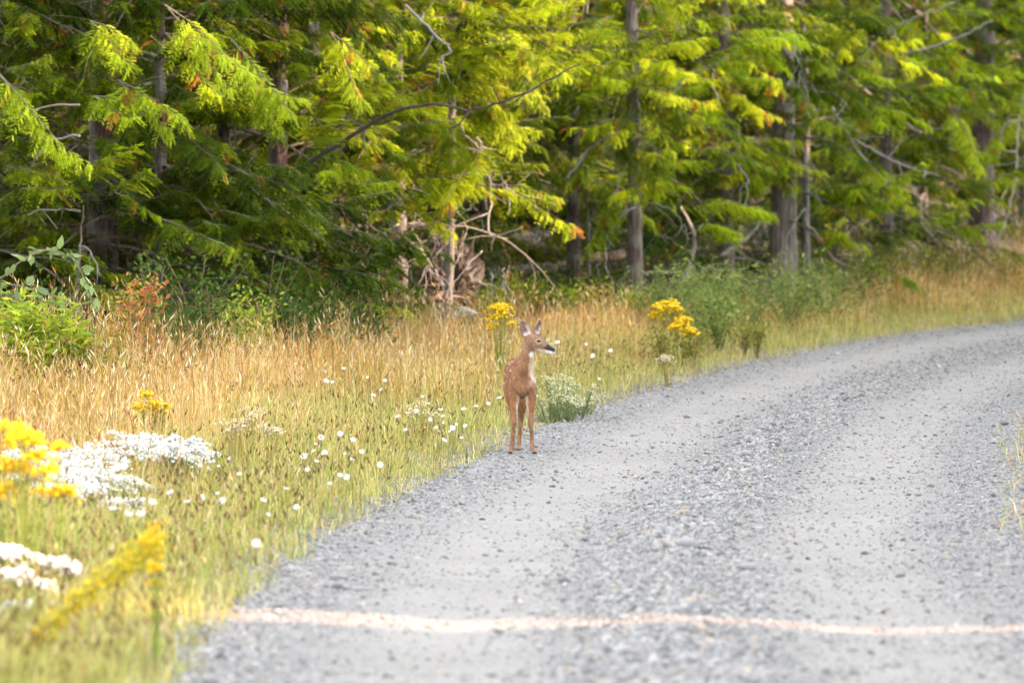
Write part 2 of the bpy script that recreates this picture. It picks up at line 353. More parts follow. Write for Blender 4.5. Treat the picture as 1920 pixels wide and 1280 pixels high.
# ------------------------------------------------------------------ grass
def blades(g, x, y, z, h, lean, wid, col, bend=1.0):
    n = len(x); a = rng.uniform(0, 2 * np.pi, n); b = rng.uniform(0, 2 * np.pi, n)
    dx = np.cos(a) * lean * h; dy = np.sin(a) * lean * h; wx = np.cos(b) * wid / 2; wy = np.sin(b) * wid / 2
    v = np.empty((n, 5, 3), np.float32)
    for k, (t, ww) in enumerate(((0, 1.), (.55, .85))):
        for e, sg in enumerate((-1, 1)):
            v[:, 2 * k + e, 0] = x + dx * t ** 1.8 + wx * sg * ww; v[:, 2 * k + e, 1] = y + dy * t ** 1.8 + wy * sg * ww; v[:, 2 * k + e, 2] = z + h * t - (.02 if t == 0 else 0)
    v[:, 4, 0] = x + dx; v[:, 4, 1] = y + dy; v[:, 4, 2] = z + h * (1 - .3 * lean * bend)
    t0 = np.array([[0, 1, 3], [0, 3, 2], [2, 3, 4]]); t = (np.arange(n)[:, None, None] * 5 + t0[None]).reshape(-1, 3)
    g.add(v.reshape(-1, 3), t, np.repeat(col, 5, 0)); return v[:, 4]
def heads(g, tip, ln, wd, col, ang=.5):
    """small spindle shaped seed heads, 4 sided"""
    n = len(tip); d = np.stack([rng.normal(0, ang, n), rng.normal(0, ang, n), np.ones(n)], 1); d /= np.linalg.norm(d, axis=1)[:, None]
    a = rng.uniform(0, 6.28, n); A = np.stack([np.cos(a), np.sin(a), np.zeros(n)], 1); B = np.cross(d, A)
    v = np.empty((n, 5, 3), np.float32); v[:, 0] = tip - d * ln[:, None] * .2; m = tip + d * ln[:, None] * .35
    for k in range(3):
        c, s = math.cos(2.094 * k), math.sin(2.094 * k); v[:, 1 + k] = m + (A * c + B * s) * wd[:, None] * .5
    v[:, 4] = tip + d * ln[:, None]
    t0 = np.array([[0, 2, 1], [0, 3, 2], [0, 1, 3], [1, 2, 4], [2, 3, 4], [3, 1, 4]]); t = (np.arange(n)[:, None, None] * 5 + t0[None]).reshape(-1, 3)
    g.add(v.reshape(-1, 3), t, np.repeat(col, 5, 0))
def mixcol(n, cols, p, jit=.18):
    c = np.asarray(cols)[rng.choice(len(cols), n, p=p)]; return np.clip(c * (1 + rng.normal(0, jit, (n, 1))), .01, .9)
def spots(n, dlo, dhi, ylo=19, yhi=84, power=1.0, side=-1):
    """points outside the road between dlo and dhi from its edge and inside the field of view (with a margin)"""
    X = []; Y = []; D = []; m = 0
    while m < n:
        y = ylo + (yhi - ylo) * rng.rand(n * 3) ** power; x = rng.uniform(-1, 1, n * 3) * (.092 * y + .9)
        u = lateral(x, y); d = -u if side < 0 else u - RW
        k = (d > dlo) & (d < dhi); X.append(x[k]); Y.append(y[k]); D.append(d[k]); m += k.sum()
    return np.concatenate(X)[:n], np.concatenate(Y)[:n], np.concatenate(D)[:n]
GREEN = [(.33, .37, .08), (.46, .45, .13), (.21, .29, .05), (.64, .56, .24), (.48, .33, .14)]
DRY = [(.68, .43, .16), (.75, .54, .26), (.52, .26, .08), (.84, .70, .44), (.40, .38, .08)]
# green verge grass
g = Geo(); x, y, d = spots(175000, -.15, 5.5, 19, 80, 1.35)
wgt = np.clip((d + .15) / .6, .0, 1) ** 1.2 * np.clip(1.25 - (d - 1.2) / 2.2, .16, 1); wgt *= wood_line(x, y) < 1.2; k = rng.rand(len(x)) < wgt * (.5 + .9 * (noise2(x * 1.7, y * 1.7) + .5)); x, y, d = x[k], y[k], d[k]
z = ground_z(x, y, -d); n = len(x)
h = rng.uniform(.06, .32, n) * np.clip(.4 + d * .6, .3, 1.2) * (1 + .8 * noise2(x * 2.3, y * 1.2))
dryness = np.clip((d - .8) / 2.5 + noise2(x * .8 + 4, y * .8) * .7, 0, 1)
cg = mixcol(n, GREEN, [.22, .26, .12, .26, .14], .25); cd = mixcol(n, DRY, [.3, .25, .2, .15, .1]); sel = (rng.rand(n) < dryness * .75)[:, None]
blades(g, x, y, z, h, rng.uniform(.1, 1.3, n), rng.uniform(.003, .0065, n), np.where(sel, cd, cg))
k = rng.rand(n) < .05; # dark plantain heads
tx, ty, tz = x[k], y[k], z[k]; hh = rng.uniform(.14, .33, k.sum())
tip = blades(g, tx, ty, tz, hh, rng.uniform(.02, .25, k.sum()), np.full(k.sum(), .003), mixcol(k.sum(), [(.22, .18, .06)], [1]))
heads(g, tip, rng.uniform(.025, .05, k.sum()), rng.uniform(.009, .015, k.sum()), mixcol(k.sum(), [(.13, .07, .04), (.25, .15, .08), (.6, .5, .3)], [.5, .3, .2]))
tag(link('verge_grass', g.mesh('verge_grass', M_grass)), 'low green grass along the left edge of the gravel road', 'grass', None, 'stuff')
# dry golden grass
g = Geo(); x, y, d = spots(170000, .6, 9, 24, 88, 1.1)
dd = d + noise2(x * .7 + 3, y * .5) * 1.6
wgt = np.clip((dd - 1.0) / 1.4, 0.02, 1) * np.clip((.6 - wood_line(x, y)) / 1.6, 0, 1); k = rng.rand(len(x)) < wgt * (.45 + .9 * (noise2(x * 1.3 + 8, y * 1.3) + .5)); x, y, d = x[k], y[k], d[k]
z = ground_z(x, y, -d); n = len(x)
h = rng.uniform(.2, .62, n) * np.clip(.55 + d * .16, .5, 1.15) * (1 + .9 * noise2(x * 1.9 + 2, y * 1.1))
tip = blades(g, x, y, z, h, rng.uniform(.02, .5, n), rng.uniform(.0035, .006, n), np.where((rng.rand(n) < np.clip(.22 + 1.5 * noise2(x * 1.6 + 7, y * .9) + .5 * noise2(x * 5, y * 2), 0, .75))[:, None], mixcol(n, [(.30, .29, .05), (.22, .13, .045), (.42, .19, .045)], [.42, .2, .38], .25), mixcol(n, DRY, [.34, .22, .22, .12, .10], .25)), .6)
k = rng.rand(n) < .34
heads(g, tip[k], rng.uniform(.03, .08, k.sum()), rng.uniform(.005, .012, k.sum()), mixcol(k.sum(), [(.76, .60, .34), (.64, .42, .16), (.48, .25, .08), (.80, .72, .52)], [.3, .3, .25, .15], .25))
k = rng.rand(n) < .012; m = k.sum()                   # tall dark stalks with dots
tip = blades(g, x[k], y[k], z[k], rng.uniform(.6, .95, m), rng.uniform(.02, .2, m), np.full(m, .006), mixcol(m, [(.28, .15, .06), (.36, .22, .10)], [.5, .5]))
for q_ in range(3): heads(g, tip + rng.normal(0, .03, (m, 3)) * (q_ > 0), np.full(m, .018), np.full(m, .016), mixcol(m, [(.20, .11, .05)], [1]))
tag(link('dry_grass', g.mesh('dry_grass', M_grass)), 'tall golden dry grass between the verge and the forest', 'grass', None, 'stuff')
# tufts right of the road
g = Geo(); x, y, d = spots(9000, -.25, 2.5, 30, 48, 1, +1); k = rng.rand(len(x)) < np.clip((d + .25) / .7, .0, 1) * (.2 + 1.2 * np.clip(noise2(x * 2.5, y * 1.7) + .35, 0, 1)); x, y, d = x[k], y[k], d[k]; n = len(x)
blades(g, x, y, np.maximum(ground_z(x, y, d + RW), base_z(y) - .03), rng.uniform(.05, .2, n), rng.uniform(.2, .9, n), rng.uniform(.004, .008, n), mixcol(n, GREEN + DRY, [.14, .14, .1, .12, .1, .1, .1, .1, .05, .05]))
tag(link('roadside_grass', g.mesh('roadside_grass', M_grass)), 'sparse grass growing at the right edge of the gravel road', 'grass', None, 'stuff')
# a few sprigs in the gravel of the middle ridge and edge
g = Geo()
for px, py in ((1255, 1090), (1320, 1125), (1290, 1000), (480, 1090), (560, 1050), (380, 1150), (440, 1120)):
    Y = F * CAMZ / (py - HOR); X = (px - 960) / F * Y; n = 34
    x = X + rng.normal(0, .035, n); y = Y + rng.normal(0, .08, n); blades(g, x, y, np.full(n, -.01), rng.uniform(.03, .085, n), rng.uniform(.3, 1., n), np.full(n, .005), mixcol(n, GREEN[:3], [.4, .4, .2]))
tag(link('gravel_sprigs', g.mesh('gravel_sprigs', M_grass)), 'green grass sprigs sprouting through the road gravel', 'grass', None, 'stuff')

# ------------------------------------------------------------------ trees
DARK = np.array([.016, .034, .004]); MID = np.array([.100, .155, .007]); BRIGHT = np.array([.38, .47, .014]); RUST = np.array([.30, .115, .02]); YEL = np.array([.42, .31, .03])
def bough(g, lg, base, az, Ln, r, bright, droop):
    ca, sa = math.cos(az), math.sin(az)
    t = np.linspace(0, 1, 7); ax = np.stack([t * Ln, np.sin(t * 3 + r.rand() * 6) * .11 * Ln * t, Ln * ((.22 + .22 * r.normal()) * t - droop * t ** 2 + .16 * t ** 4)], 1)
    rot = np.array([[ca, -sa, 0], [sa, ca, 0], [0, 0, 1]])
    tube(lg, base + ax @ rot.T, .005 * Ln ** .5 + .002, .002, 3, (.10, .085, .045), 5)
    ns = int(30 * Ln) + 7; ti = np.sort(r.uniform(.14, 1, ns)); p = np.stack([np.interp(ti, t, ax[:, k]) for k in range(3)], 1)
    side = np.where(np.arange(ns) % 2, 1, -1); slope = np.interp(ti, t, np.gradient(ax[:, 2], ax[:, 0]))
    sl_ = (.15 + .15 * r.rand(ns)) * (1.15 - .65 * ti) * (.75 + .25 * Ln)
    lat = r.uniform(.55, 1.0, ns) * side * (1 - .55 * ti ** 3)
    dr = np.stack([r.uniform(.45, .8, ns), lat, slope * .6 - r.uniform(0, .75, ns)], 1); dr /= np.linalg.norm(dr, axis=1)[:, None]
    up = np.stack([r.normal(0, .3, ns), r.normal(0, .3, ns), np.ones(ns)], 1); pe = np.cross(dr, up); pe /= np.linalg.norm(pe, axis=1)[:, None]
    nl = 6; f = (np.arange(nl) + .6) / nl; f = np.tile(f, 2); sg = np.r_[np.ones(nl), -np.ones(nl)]
    pos = p[:, None] + dr[:, None] * (sl_[:, None] * f)[..., None]; pos[..., 2] -= .3 * sl_[:, None] * f[None] ** 2
    ll = (.46 * sl_[:, None] * (1 - .72 * f[None]) + .022) * r.uniform(.75, 1.25, (ns, 2 * nl))
    ld = dr[:, None] * .8 + pe[:, None] * sg[None, :, None] * .62; ld[..., 2] -= r.uniform(-.05, .3, (ns, 2 * nl)); ld /= np.linalg.norm(ld, axis=2)[..., None]
    wv = np.cross(ld, up[:, None]); wv /= np.linalg.norm(wv, axis=2)[..., None] + 1e-6; wv = wv * .5 + dr[:, None] * .4
    wd = .0125 + .008 * r.rand(ns, 2 * nl)
    v = np.stack([pos - wv * wd[..., None] * .6, pos + ld * ll[..., None] * .5 - wv * wd[..., None], pos + ld * ll[..., None], pos + ld * ll[..., None] * .5 + wv * wd[..., None]], 2).reshape(-1, 3)
    m = ns * 2 * nl; q = np.arange(m)[:, None] * 4; tr = np.vstack([q + np.array([[0, 1, 3]]), q + np.array([[1, 2, 3]])])
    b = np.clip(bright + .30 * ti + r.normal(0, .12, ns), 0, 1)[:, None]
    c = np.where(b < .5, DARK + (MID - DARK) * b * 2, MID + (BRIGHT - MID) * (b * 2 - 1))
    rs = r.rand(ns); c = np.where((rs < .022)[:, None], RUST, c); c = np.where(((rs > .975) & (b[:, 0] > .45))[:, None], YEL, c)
    c = np.repeat(c[:, None], 2 * nl, 1) * (1 + r.normal(0, .14, (ns, 2 * nl, 1)))
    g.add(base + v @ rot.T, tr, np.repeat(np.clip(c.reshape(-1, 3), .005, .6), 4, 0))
def crown(seed, z0, z1, rad, bmean, droop=.5, dens=7):
    r = np.random.RandomState(seed); g = Geo(); lg = Geo(); z = z0
    while z < z1:
        f = (z - z0) / (z1 - z0); R_ = max(.5, rad * (1 - .6 * f) * r.uniform(.6, 1.15)); az = r.uniform(0, 6.283); rise = .25 * r.normal() + .1; dr = droop * r.uniform(.5, 1.3)
        lp = lambda t: np.array([math.cos(az) * R_ * t, math.sin(az) * R_ * t, z + R_ * (rise * t - dr * t * t)])
        tube(lg, [lp(t) for t in (0, .33, .66, .9)], .012 * R_ ** .5 + .004, .004, 3, (.10, .075, .05), 6)
        lb = np.clip(r.normal(bmean, .26), 0, .95)
        for t in np.r_[r.uniform(.2, .8, 3 if z < 6 else 2), .75]:
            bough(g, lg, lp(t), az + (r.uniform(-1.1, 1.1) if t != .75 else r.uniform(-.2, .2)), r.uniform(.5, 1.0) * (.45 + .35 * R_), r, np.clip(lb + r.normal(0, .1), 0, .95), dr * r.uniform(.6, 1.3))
        z += (1 / dens) * (1 if z < 6 else 2.2) * r.uniform(.5, 1.5)
    return g.mesh('crown', M_leaf), lg.mesh('limbs', M_bark)
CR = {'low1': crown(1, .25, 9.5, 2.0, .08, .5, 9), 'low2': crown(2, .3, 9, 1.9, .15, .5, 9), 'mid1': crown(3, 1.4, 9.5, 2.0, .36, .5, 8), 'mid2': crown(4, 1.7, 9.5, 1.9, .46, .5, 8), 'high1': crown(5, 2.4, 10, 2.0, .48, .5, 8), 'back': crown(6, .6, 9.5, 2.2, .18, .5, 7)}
def trunk_mesh(dia, h, col, lean=0.0, flare=1.5, kink=.05):
    g = Geo(); r = dia / 2; n = 5
    pts = [(lean * h * t + rng.normal(0, kink) * t, rng.normal(0, kink) * t, h * t - .15) for t in np.linspace(0, 1, n)]
    tube(g, pts, r, r * .3, 12 if dia > .12 else 8, col, 26, .004, radii=[r * flare, r * 1.12, r, r * .9, r * .7, r * .45], cj=.12)
    return g.mesh('trunk', M_bark, True)
def one_limb(g, zlo, zhi, ln, col):
    a = rng.uniform(0, 6.28); L_ = ln * rng.uniform(.4, 1.2); z = rng.uniform(zlo, zhi); dr = rng.uniform(.1, .8); cu = rng.normal(0, .2)
    pts = [(math.cos(a + cu * t) * L_ * t, math.sin(a + cu * t) * L_ * t, z + L_ * (.12 * t - dr * t * t)) for t in (0, .35, .7, 1)]
    p = tube(g, pts, .011, .003, 4, np.array(col) * rng.uniform(.7, 1.35), 9, .008)
    for _ in range(3):
        k = rng.randint(3, 8); e = p[k] + np.array([rng.normal(0, .12), rng.normal(0, .12), -rng.uniform(.02, .3)]) * L_
        tube(g, [p[k], (p[k] + e) / 2 + rng.normal(0, .02, 3), e], .005, .002, 3, np.array(col) * rng.uniform(.7, 1.35), 5)
def dead_limbs(t, n, zlo, zhi, ln, col=(.21, .19, .175), single=True):
    g = Geo()
    for _ in range(n):
        one_limb(g, zlo, zhi, ln, col)
        if single: link('dead_limb', g.mesh('dead_limb', M_twig), t); g = Geo()
    if not single: tag(link('dead_limbs', g.mesh('dead_limbs', M_twig), t), kind='stuff')
def tree(name, label, X, Y, dia, var, h, bark, group=None, tint=(1, 1, 1), lean=0.0, deadn=0, deadz=(.4, 2.6), sc=1.0, cz=0.0):
    z = gz(X, Y); t = thing(name, label, 'tree', (X, Y, z), 0, group)
    link('trunk', trunk_mesh(dia * .8, h, bark, lean), t)
    if var:
        cm, lm = CR[var]; rz = rng.uniform(0, 6.28); sc = sc * rng.uniform(.9, 1.12)
        for nm, me in (('crown', cm), ('limbs', lm)):
            o = link(nm, me, t, (lean * 2.0, 0, cz), rz, sc); o.color = (*tint, 1)
    if deadn: dead_limbs(t, deadn, *deadz, 1.1, single=group is None)
    return t
GREY = (.17, .158, .155); BROWN = (.125, .098, .086); DBR = (.075, .052, .045); PALE = (.19, .183, .183)
def TX(px, Y): return (px - 960) / F * Y
H = {}
FR = [  # px, Y, dia, crown, height, bark, tint, lean, dead limbs, scale, crown offset, label
 (-60, 52, .30, 'low1', 9.5, DBR, (.95, 1, .9), 0, 0, 1, 0, 'dark cedar with boughs to the ground behind the arching bramble'),
 (150, 50.5, .035, None, 1.5, BROWN, None, .01, 4, 1, 0, 'thin bare grey sapling trunk between dark cedars'),
 (190, 53.5, .30, 'low1', 9.5, DBR, (1.05, 1.05, .9), 0, 6, 1, 0, 'dark cedar with rust tipped boughs behind the red leaved shrub'),
 (420, 54.5, .15, 'low1', 9, DBR, (1.0, 1.05, .95), 0, 0, 1, -.1, 'cedar with bright arching boughs over dark lower branches'),
 (300, 52.5, .12, 'low1', 9, DBR, (1.05, 1.05, .9), 0, 0, 1, -.1, 'dark cedar hung with bright fronds beside the orange leaved shrub'),
 (520, 55, .2, 'low2', 9, DBR, (1.0, 1.0, .9), 0, 0, .85, .0, 'small leafy cedar in front of the grey trunked cedar'),
 (590, 58, .15, 'mid1', 9, GREY, (1, 1, .9), 0, 22, .95, .55, 'grey trunked cedar with many bare dead lower branches'),
 (634, 60, .13, None, 5, BROWN, None, .01, 14, 1, 0, 'reddish brown bare trunk beside the grey trunked cedar'),
 (750, 60, .17, 'high1', 9, PALE, (1.05, 1.05, .9), -.005, 18, .9, -.2, 'pale grey trunked cedar above the white stones'),
 (838, 59, .085, 'high1', 8, PALE, (1.15, 1.1, .9), .018, 8, .8, .8, 'slender leaning pale trunked cedar beside the dark root plate'),
 (1075, 67, .16, 'mid1', 9, DBR, (1.0, 1.05, .9), 0, 6, .9, .0, 'dark brown trunked cedar standing well behind the fawn'),
 (1103, 67, .055, None, 4.5, GREY, None, .0, 5, 1, 0, 'thin grey pole trunk beside the dark brown trunked cedar'),
 (1192, 65, .17, 'high1', 9, BROWN, (1.05, 1.12, .8), -.012, 10, .9, .2, 'tall straight grey brown trunk behind the yellow ragwort'),
 (1283, 68, .075, None, 1.45, (.55, .47, .42), None, 0, 0, 1, 0, 'short pale reddish broken snag among green broom'),
 (1362, 71, .18, 'mid2', 9, BROWN, (1.05, 1.12, .8), -.006, 10, 1, -.1, 'grey brown trunked cedar with yellowing boughs'),
 (1468, 72, .34, 'mid2', 9.5, (.24, .215, .205), (1.1, 1.15, .8), 0, 10, 1.05, -.75, 'thick grey trunked cedar rising out of green broom'),
 (1513, 72.5, .11, None, 6, PALE, None, -.01, 6, 1, 0, 'pale thin trunk leaning on the thick grey cedar'),
 (1660, 78, .2, 'mid2', 9, BROWN, (1.15, 1.2, .8), 0, 10, 1.15, -.9, 'yellow green cedar sweeping low over the far verge'),
 (1842, 83, .36, 'high1', 9.5, (.15, .11, .115), (1.15, 1.2, .8), 0, 8, 1, .3, 'dark purplish brown trunk beside bare hanging roots'),
 (2010, 84, .3, 'mid2', 9.5, BROWN, (1.15, 1.2, .8), 0, 14, 1.1, 0, 'yellow green cedar past the dark purplish trunk'),
]
for f in FR:
    px, Y, dia, var, h, bark, tint, lean, dn, sc, cz, lab = f
    H[px] = tree('cedar_tree' if var else 'dead_tree', lab, TX(px, Y), Y, dia, var, h, bark, None, tint or (1, 1, 1), lean, dn, (.3, 2.4), sc, cz)
SHORT = {-60: 'the bramble', 190: 'the red leaved shrub', 420: 'the cedar with bright arching boughs', 590: 'the cedar with many bare branches', 750: 'the pale grey trunk', 838: 'the slender leaning trunk', 1075: 'the dark brown trunk', 1192: 'the tall straight trunk', 1362: 'the cedar with yellowing boughs', 1468: 'the thick grey trunk', 1660: 'the low sweeping cedar', 1842: 'the dark purplish trunk', 2010: 'the hanging roots'}
def near(px): return SHORT[min(SHORT, key=lambda k: abs(k - px))]
# deeper rows
for row, (dy, step, off) in enumerate(((5, 190, 60), (9.5, 170, -20), (14, 190, 50), (20, 170, 0))):
    for px in np.arange(-260, 2240, step):
        p_ = px + off + rng.uniform(-45, 45); f = np.clip(p_ / 1920, -.1, 1.1); Y = 55 + 33 * f ** 1.3 * (f > 0) + dy + rng.uniform(-1.2, 1.2) if f > 0 else 55 + dy
        tn = .8 + .45 * f
        tree('cedar_tree', 'cedar ' + ('close', 'some way', 'far', 'very far')[row] + ' behind ' + near(p_), TX(p_, Y), Y, rng.uniform(.09, .2), ['back', 'low1', 'low2', 'low2', 'back'][rng.randint(5)], 9.5, [BROWN, DBR, DBR][rng.randint(3)], 'cedars deeper in the wood', (tn * rng.uniform(.8, 1.1), tn * .95 * rng.uniform(.9, 1.1), .85), 0, 6, (.4, 2.5), rng.uniform(.95, 1.2))
# ------------------------------------------------------------------ notable bare branches (parts of their trees)
def dead_branch(tree_px, pix, Y, r0, r1, col, twigs=2, name='dead_branch'):
    t = H[tree_px]; g = Geo(); L0 = np.array(t.location)
    Ys = np.linspace(Y[0], Y[1], len(pix)) if not np.isscalar(Y) else [Y] * len(pix)
    p = tube(g, [P(a, b, yy) - L0 for (a, b), yy in zip(pix, Ys)], r0 * .72, r1 * .6, 6, col, len(pix) * 5, .009, cj=.15)
    for _ in range(twigs):
        k = rng.randint(3, len(p) - 1); e = p[k] + np.array([rng.normal(0, .2), rng.normal(0, .15), rng.normal(-.15, .15)])
        tube(g, [p[k], (p[k] + e) / 2 + rng.normal(0, .03, 3), e], r1 * .9, .003, 4, col, 6)
    link(name, g.mesh(name, M_twig, True), t)
W_ = (.34, .325, .315); G_ = (.22, .205, .19); D_ = (.075, .062, .055)
dead_branch(420, [(560, 320), (700, 230), (800, 197), (880, 205), (960, 185), (1090, 120)], (54.0, 52.5), .030, .012, D_, 4, 'branch')
dead_branch(750, [(745, 262), (830, 268), (905, 290), (920, 360), (918, 440), (980, 425)], (58.5, 57.5), .030, .010, W_, 3)
dead_branch(750, [(840, 215), (885, 265), (915, 295), (945, 340), (955, 400)], (58.5, 57.6), .017, .007, W_, 2)
dead_branch(590, [(680, 400), (655, 470), (630, 520), (610, 540)], 57, .014, .006, W_, 2)
dead_branch(750, [(748, 420), (690, 450), (655, 490), (640, 520)], 58.5, .016, .006, W_, 3)
dead_branch(750, [(760, 430), (770, 480), (750, 530), (730, 550)], 58.5, .017, .008, W_, 1)
dead_branch(590, [(560, 470), (580, 510), (592, 570)], 56, .02, .014, W_, 1)
dead_branch(838, [(828, 385), (810, 430), (795, 455)], 58.3, .012, .006, G_, 1)
dead_branch(838, [(850, 380), (875, 430), (862, 470), (858, 480)], 58.3, .013, .006, W_, 2)
dead_branch(590, [(640, 310), (660, 350), (690, 420), (700, 520)], 57.2, .020, .010, G_, 3)
dead_branch(590, [(600, 250), (650, 300), (720, 310), (780, 280)], 57.2, .016, .008, G_, 3)
dead_branch(420, [(760, 10), (800, 50), (835, 85), (845, 100), (825, 110), (820, 160)], 53, .022, .010, G_, 3)
dead_branch(1192, [(1065, 335), (1110, 275), (1180, 230), (1250, 185), (1300, 140), (1385, 95)], (63.8, 64.5), .024, .016, G_, 4)
dead_branch(1192, [(1110, 445), (1140, 410), (1168, 395), (1175, 392)], 64.4, .016, .010, W_, 1)
dead_branch(1192, [(1145, 385), (1160, 340), (1175, 315)], 64.4, .014, .008, W_, 0)
dead_branch(1192, [(1200, 375), (1240, 385), (1270, 405), (1285, 440)], 64.6, .012, .007, G_, 2)
dead_branch(1362, [(1350, 480), (1390, 455), (1415, 430), (1430, 390)], 70, .038, .018, (.30, .28, .24), 1)
dead_branch(1362, [(1215, 310), (1280, 350), (1330, 390), (1345, 400)], 70, .015, .009, G_, 2)
dead_branch(1468, [(1480, 40), (1500, 100), (1510, 170), (1525, 230)], 70.5, .020, .008, W_, 2)
dead_branch(1468, [(1312, 135), (1350, 110), (1385, 90)], 70.5, .022, .012, W_, 0)
dead_branch(1468, [(1510, 410), (1540, 450), (1570, 500)], 71, .016, .009, (.42, .33, .27), 1)
dead_branch(1842, [(1840, 288), (1790, 282), (1720, 245), (1650, 195), (1600, 150), (1560, 125)], (82, 78), .032, .020, (.36, .31, .27), 2)
dead_branch(1660, [(1600, 260), (1650, 290), (1710, 315), (1760, 330)], 76.5, .026, .010, W_, 3)
dead_branch(1660, [(1560, 200), (1600, 270), (1640, 320), (1690, 380), (1705, 410)], 76.5, .022, .009, W_, 3)
dead_branch(1660, [(1640, 425), (1700, 410), (1750, 380), (1790, 345)], 76.8, .015, .008, G_, 2)
dead_branch(1660, [(1690, 100), (1760, 85), (1820, 60), (1860, 40)], 76.8, .032, .018, G_, 2)
dead_branch(1660, [(1610, 115), (1660, 60), (1700, 40), (1790, 5)], 77, .024, .018, G_, 2)
dead_branch(2010, [(1865, 470), (1890, 400), (1905, 330), (1908, 240), (1925, 150)], 81, .034, .020, (.34, .30, .26), 2, 'hanging_root')
dead_branch(2010, [(1872, 300), (1880, 240), (1905, 225), (1935, 235)], 81, .020, .010, W_, 2, 'hanging_root')
dead_branch(2010, [(1830, 305), (1880, 310), (1920, 295)], 81, .020, .012, G_, 1, 'hanging_root')
for pxs in ((1283, [(1283, 420), (1290, 450), (1284, 500)]), (1103, [(1040, 550), (1045, 520), (1052, 500)])):
    dead_branch(pxs[0], pxs[1], 67, .014, .008, G_, 1)
for k in range(46):
    px, py = (rng.uniform(560, 960), rng.uniform(240, 520)) if k < 24 else (rng.uniform(1050, 1900), rng.uniform(40, 420))
    tp = min((f[0] for f in FR if f[3]), key=lambda q: abs(q - px)); Y = [f[1] for f in FR if f[0] == tp][0] - rng.uniform(.6, 1.8); ln = rng.uniform(60, 170); a_ = rng.uniform(-.5, 1.3); sx = rng.choice([-1, 1]); bend = rng.uniform(.2, .9)
    dead_branch(tp, [(px + sx * ln * t * math.cos(a_ + bend * t), py + ln * t * math.sin(a_ + bend * t)) for t in (0, .33, .66, 1)], Y, rng.uniform(.010, .018), .005, np.array(W_) * rng.uniform(.7, 1.2), 2)
# hero boughs in front of the left trees: long, bright, arching
def hero_bough(tree_px, p0, p1, Y, bright, sag=.2, n=1):
    t = H[tree_px]; L0 = np.array(t.location); a = P(*p0, Y); b = P(*p1, Y - .5); v = b - a; Ln = float(np.linalg.norm(v)); g = Geo(); lg = Geo(); r = np.random.RandomState(int(abs(p0[0] * 3 + p0[1])))
    bough(g, lg, np.zeros(3), 0.0, Ln, r, bright, .25); bough(g, lg, np.zeros(3), .25, Ln * .7, r, bright - .08, .4)
    ang = math.atan2(v[2], math.hypot(v[0], v[1])); az = math.atan2(v[1], v[0])
    M = np.array(Matrix.Rotation(az, 3, 'Z') @ Matrix.Rotation(-ang, 3, 'Y'))
    for G_o in (g, lg): G_o.v = [vv @ M.T.astype(np.float32) for vv in G_o.v]
    link('bough_stem', lg.mesh('bough_stem', M_bark), link('bough', g.mesh('bough', M_leaf), t, tuple(a - L0)))
for tp, a, b, Y, br in ((190, (310, 10), (470, 210), 50, .78), (-60, (-10, 130), (170, 310), 49.5, .74), (190, (170, 40), (260, 120), 50.5, .65), (190, (220, 150), (335, 260), 50, .66), (420, (430, 70), (550, 215), 51, .72), (190, (175, 180), (250, 235), 50, .64),
                        (-60, (150, 330), (245, 275), 49.8, .6), (190, (215, 360), (280, 330), 50, .55), (420, (440, 150), (560, 210), 51, .68), (420, (560, 300), (640, 120), 53, .66), (420, (620, 60), (700, 190), 53, .7), (590, (640, 180), (740, 130), 55, .75), (590, (700, 260), (590, 380), 55.5, .62), (750, (860, 150), (960, 60), 57, .75), (750, (1000, 150), (1140, 60), 57, .85), (1192, (1060, 200), (1180, 60), 62, .85), (1192, (1150, 30), (1010, 110), 62, .8), (1192, (1090, 130), (1170, 140), 62, .88), (1468, (1360, 160), (1450, 240), 70, .8), (1468, (1400, 70), (1320, 200), 70, .8), (1660, (1600, 30), (1540, 140), 75, .8), (1660, (1780, 200), (1840, 330), 76, .78)):
    hero_bough(tp, a, b, Y, br)
fronts = sorted(k for k in H if any(f[0] == k and f[3] for f in FR)); FY = {f[0]: f[1] for f in FR}
hr_ = np.random.RandomState(21)
for k in range(180):                                   # boughs that hang in front of the trunks
    left = k < 34
    px, py = (hr_.uniform(-20, 600), hr_.uniform(0, 470)) if left else (hr_.uniform(600, 1930), hr_.uniform(-60, 290) if k % 5 else hr_.uniform(250, 360))
    tp = min(fronts, key=lambda q: abs(q - px)); Y = FY[tp] - hr_.uniform(.5, 1.7); ln = hr_.uniform(90, 170); a = hr_.uniform(-.3, 1.2); sx = 1 if hr_.rand() < .62 else -1
    hero_bough(tp, (px, py), (px + sx * ln * math.cos(a), py + ln * math.sin(a)), Y, hr_.uniform(.1, .7) if left else hr_.uniform(.3, .85))
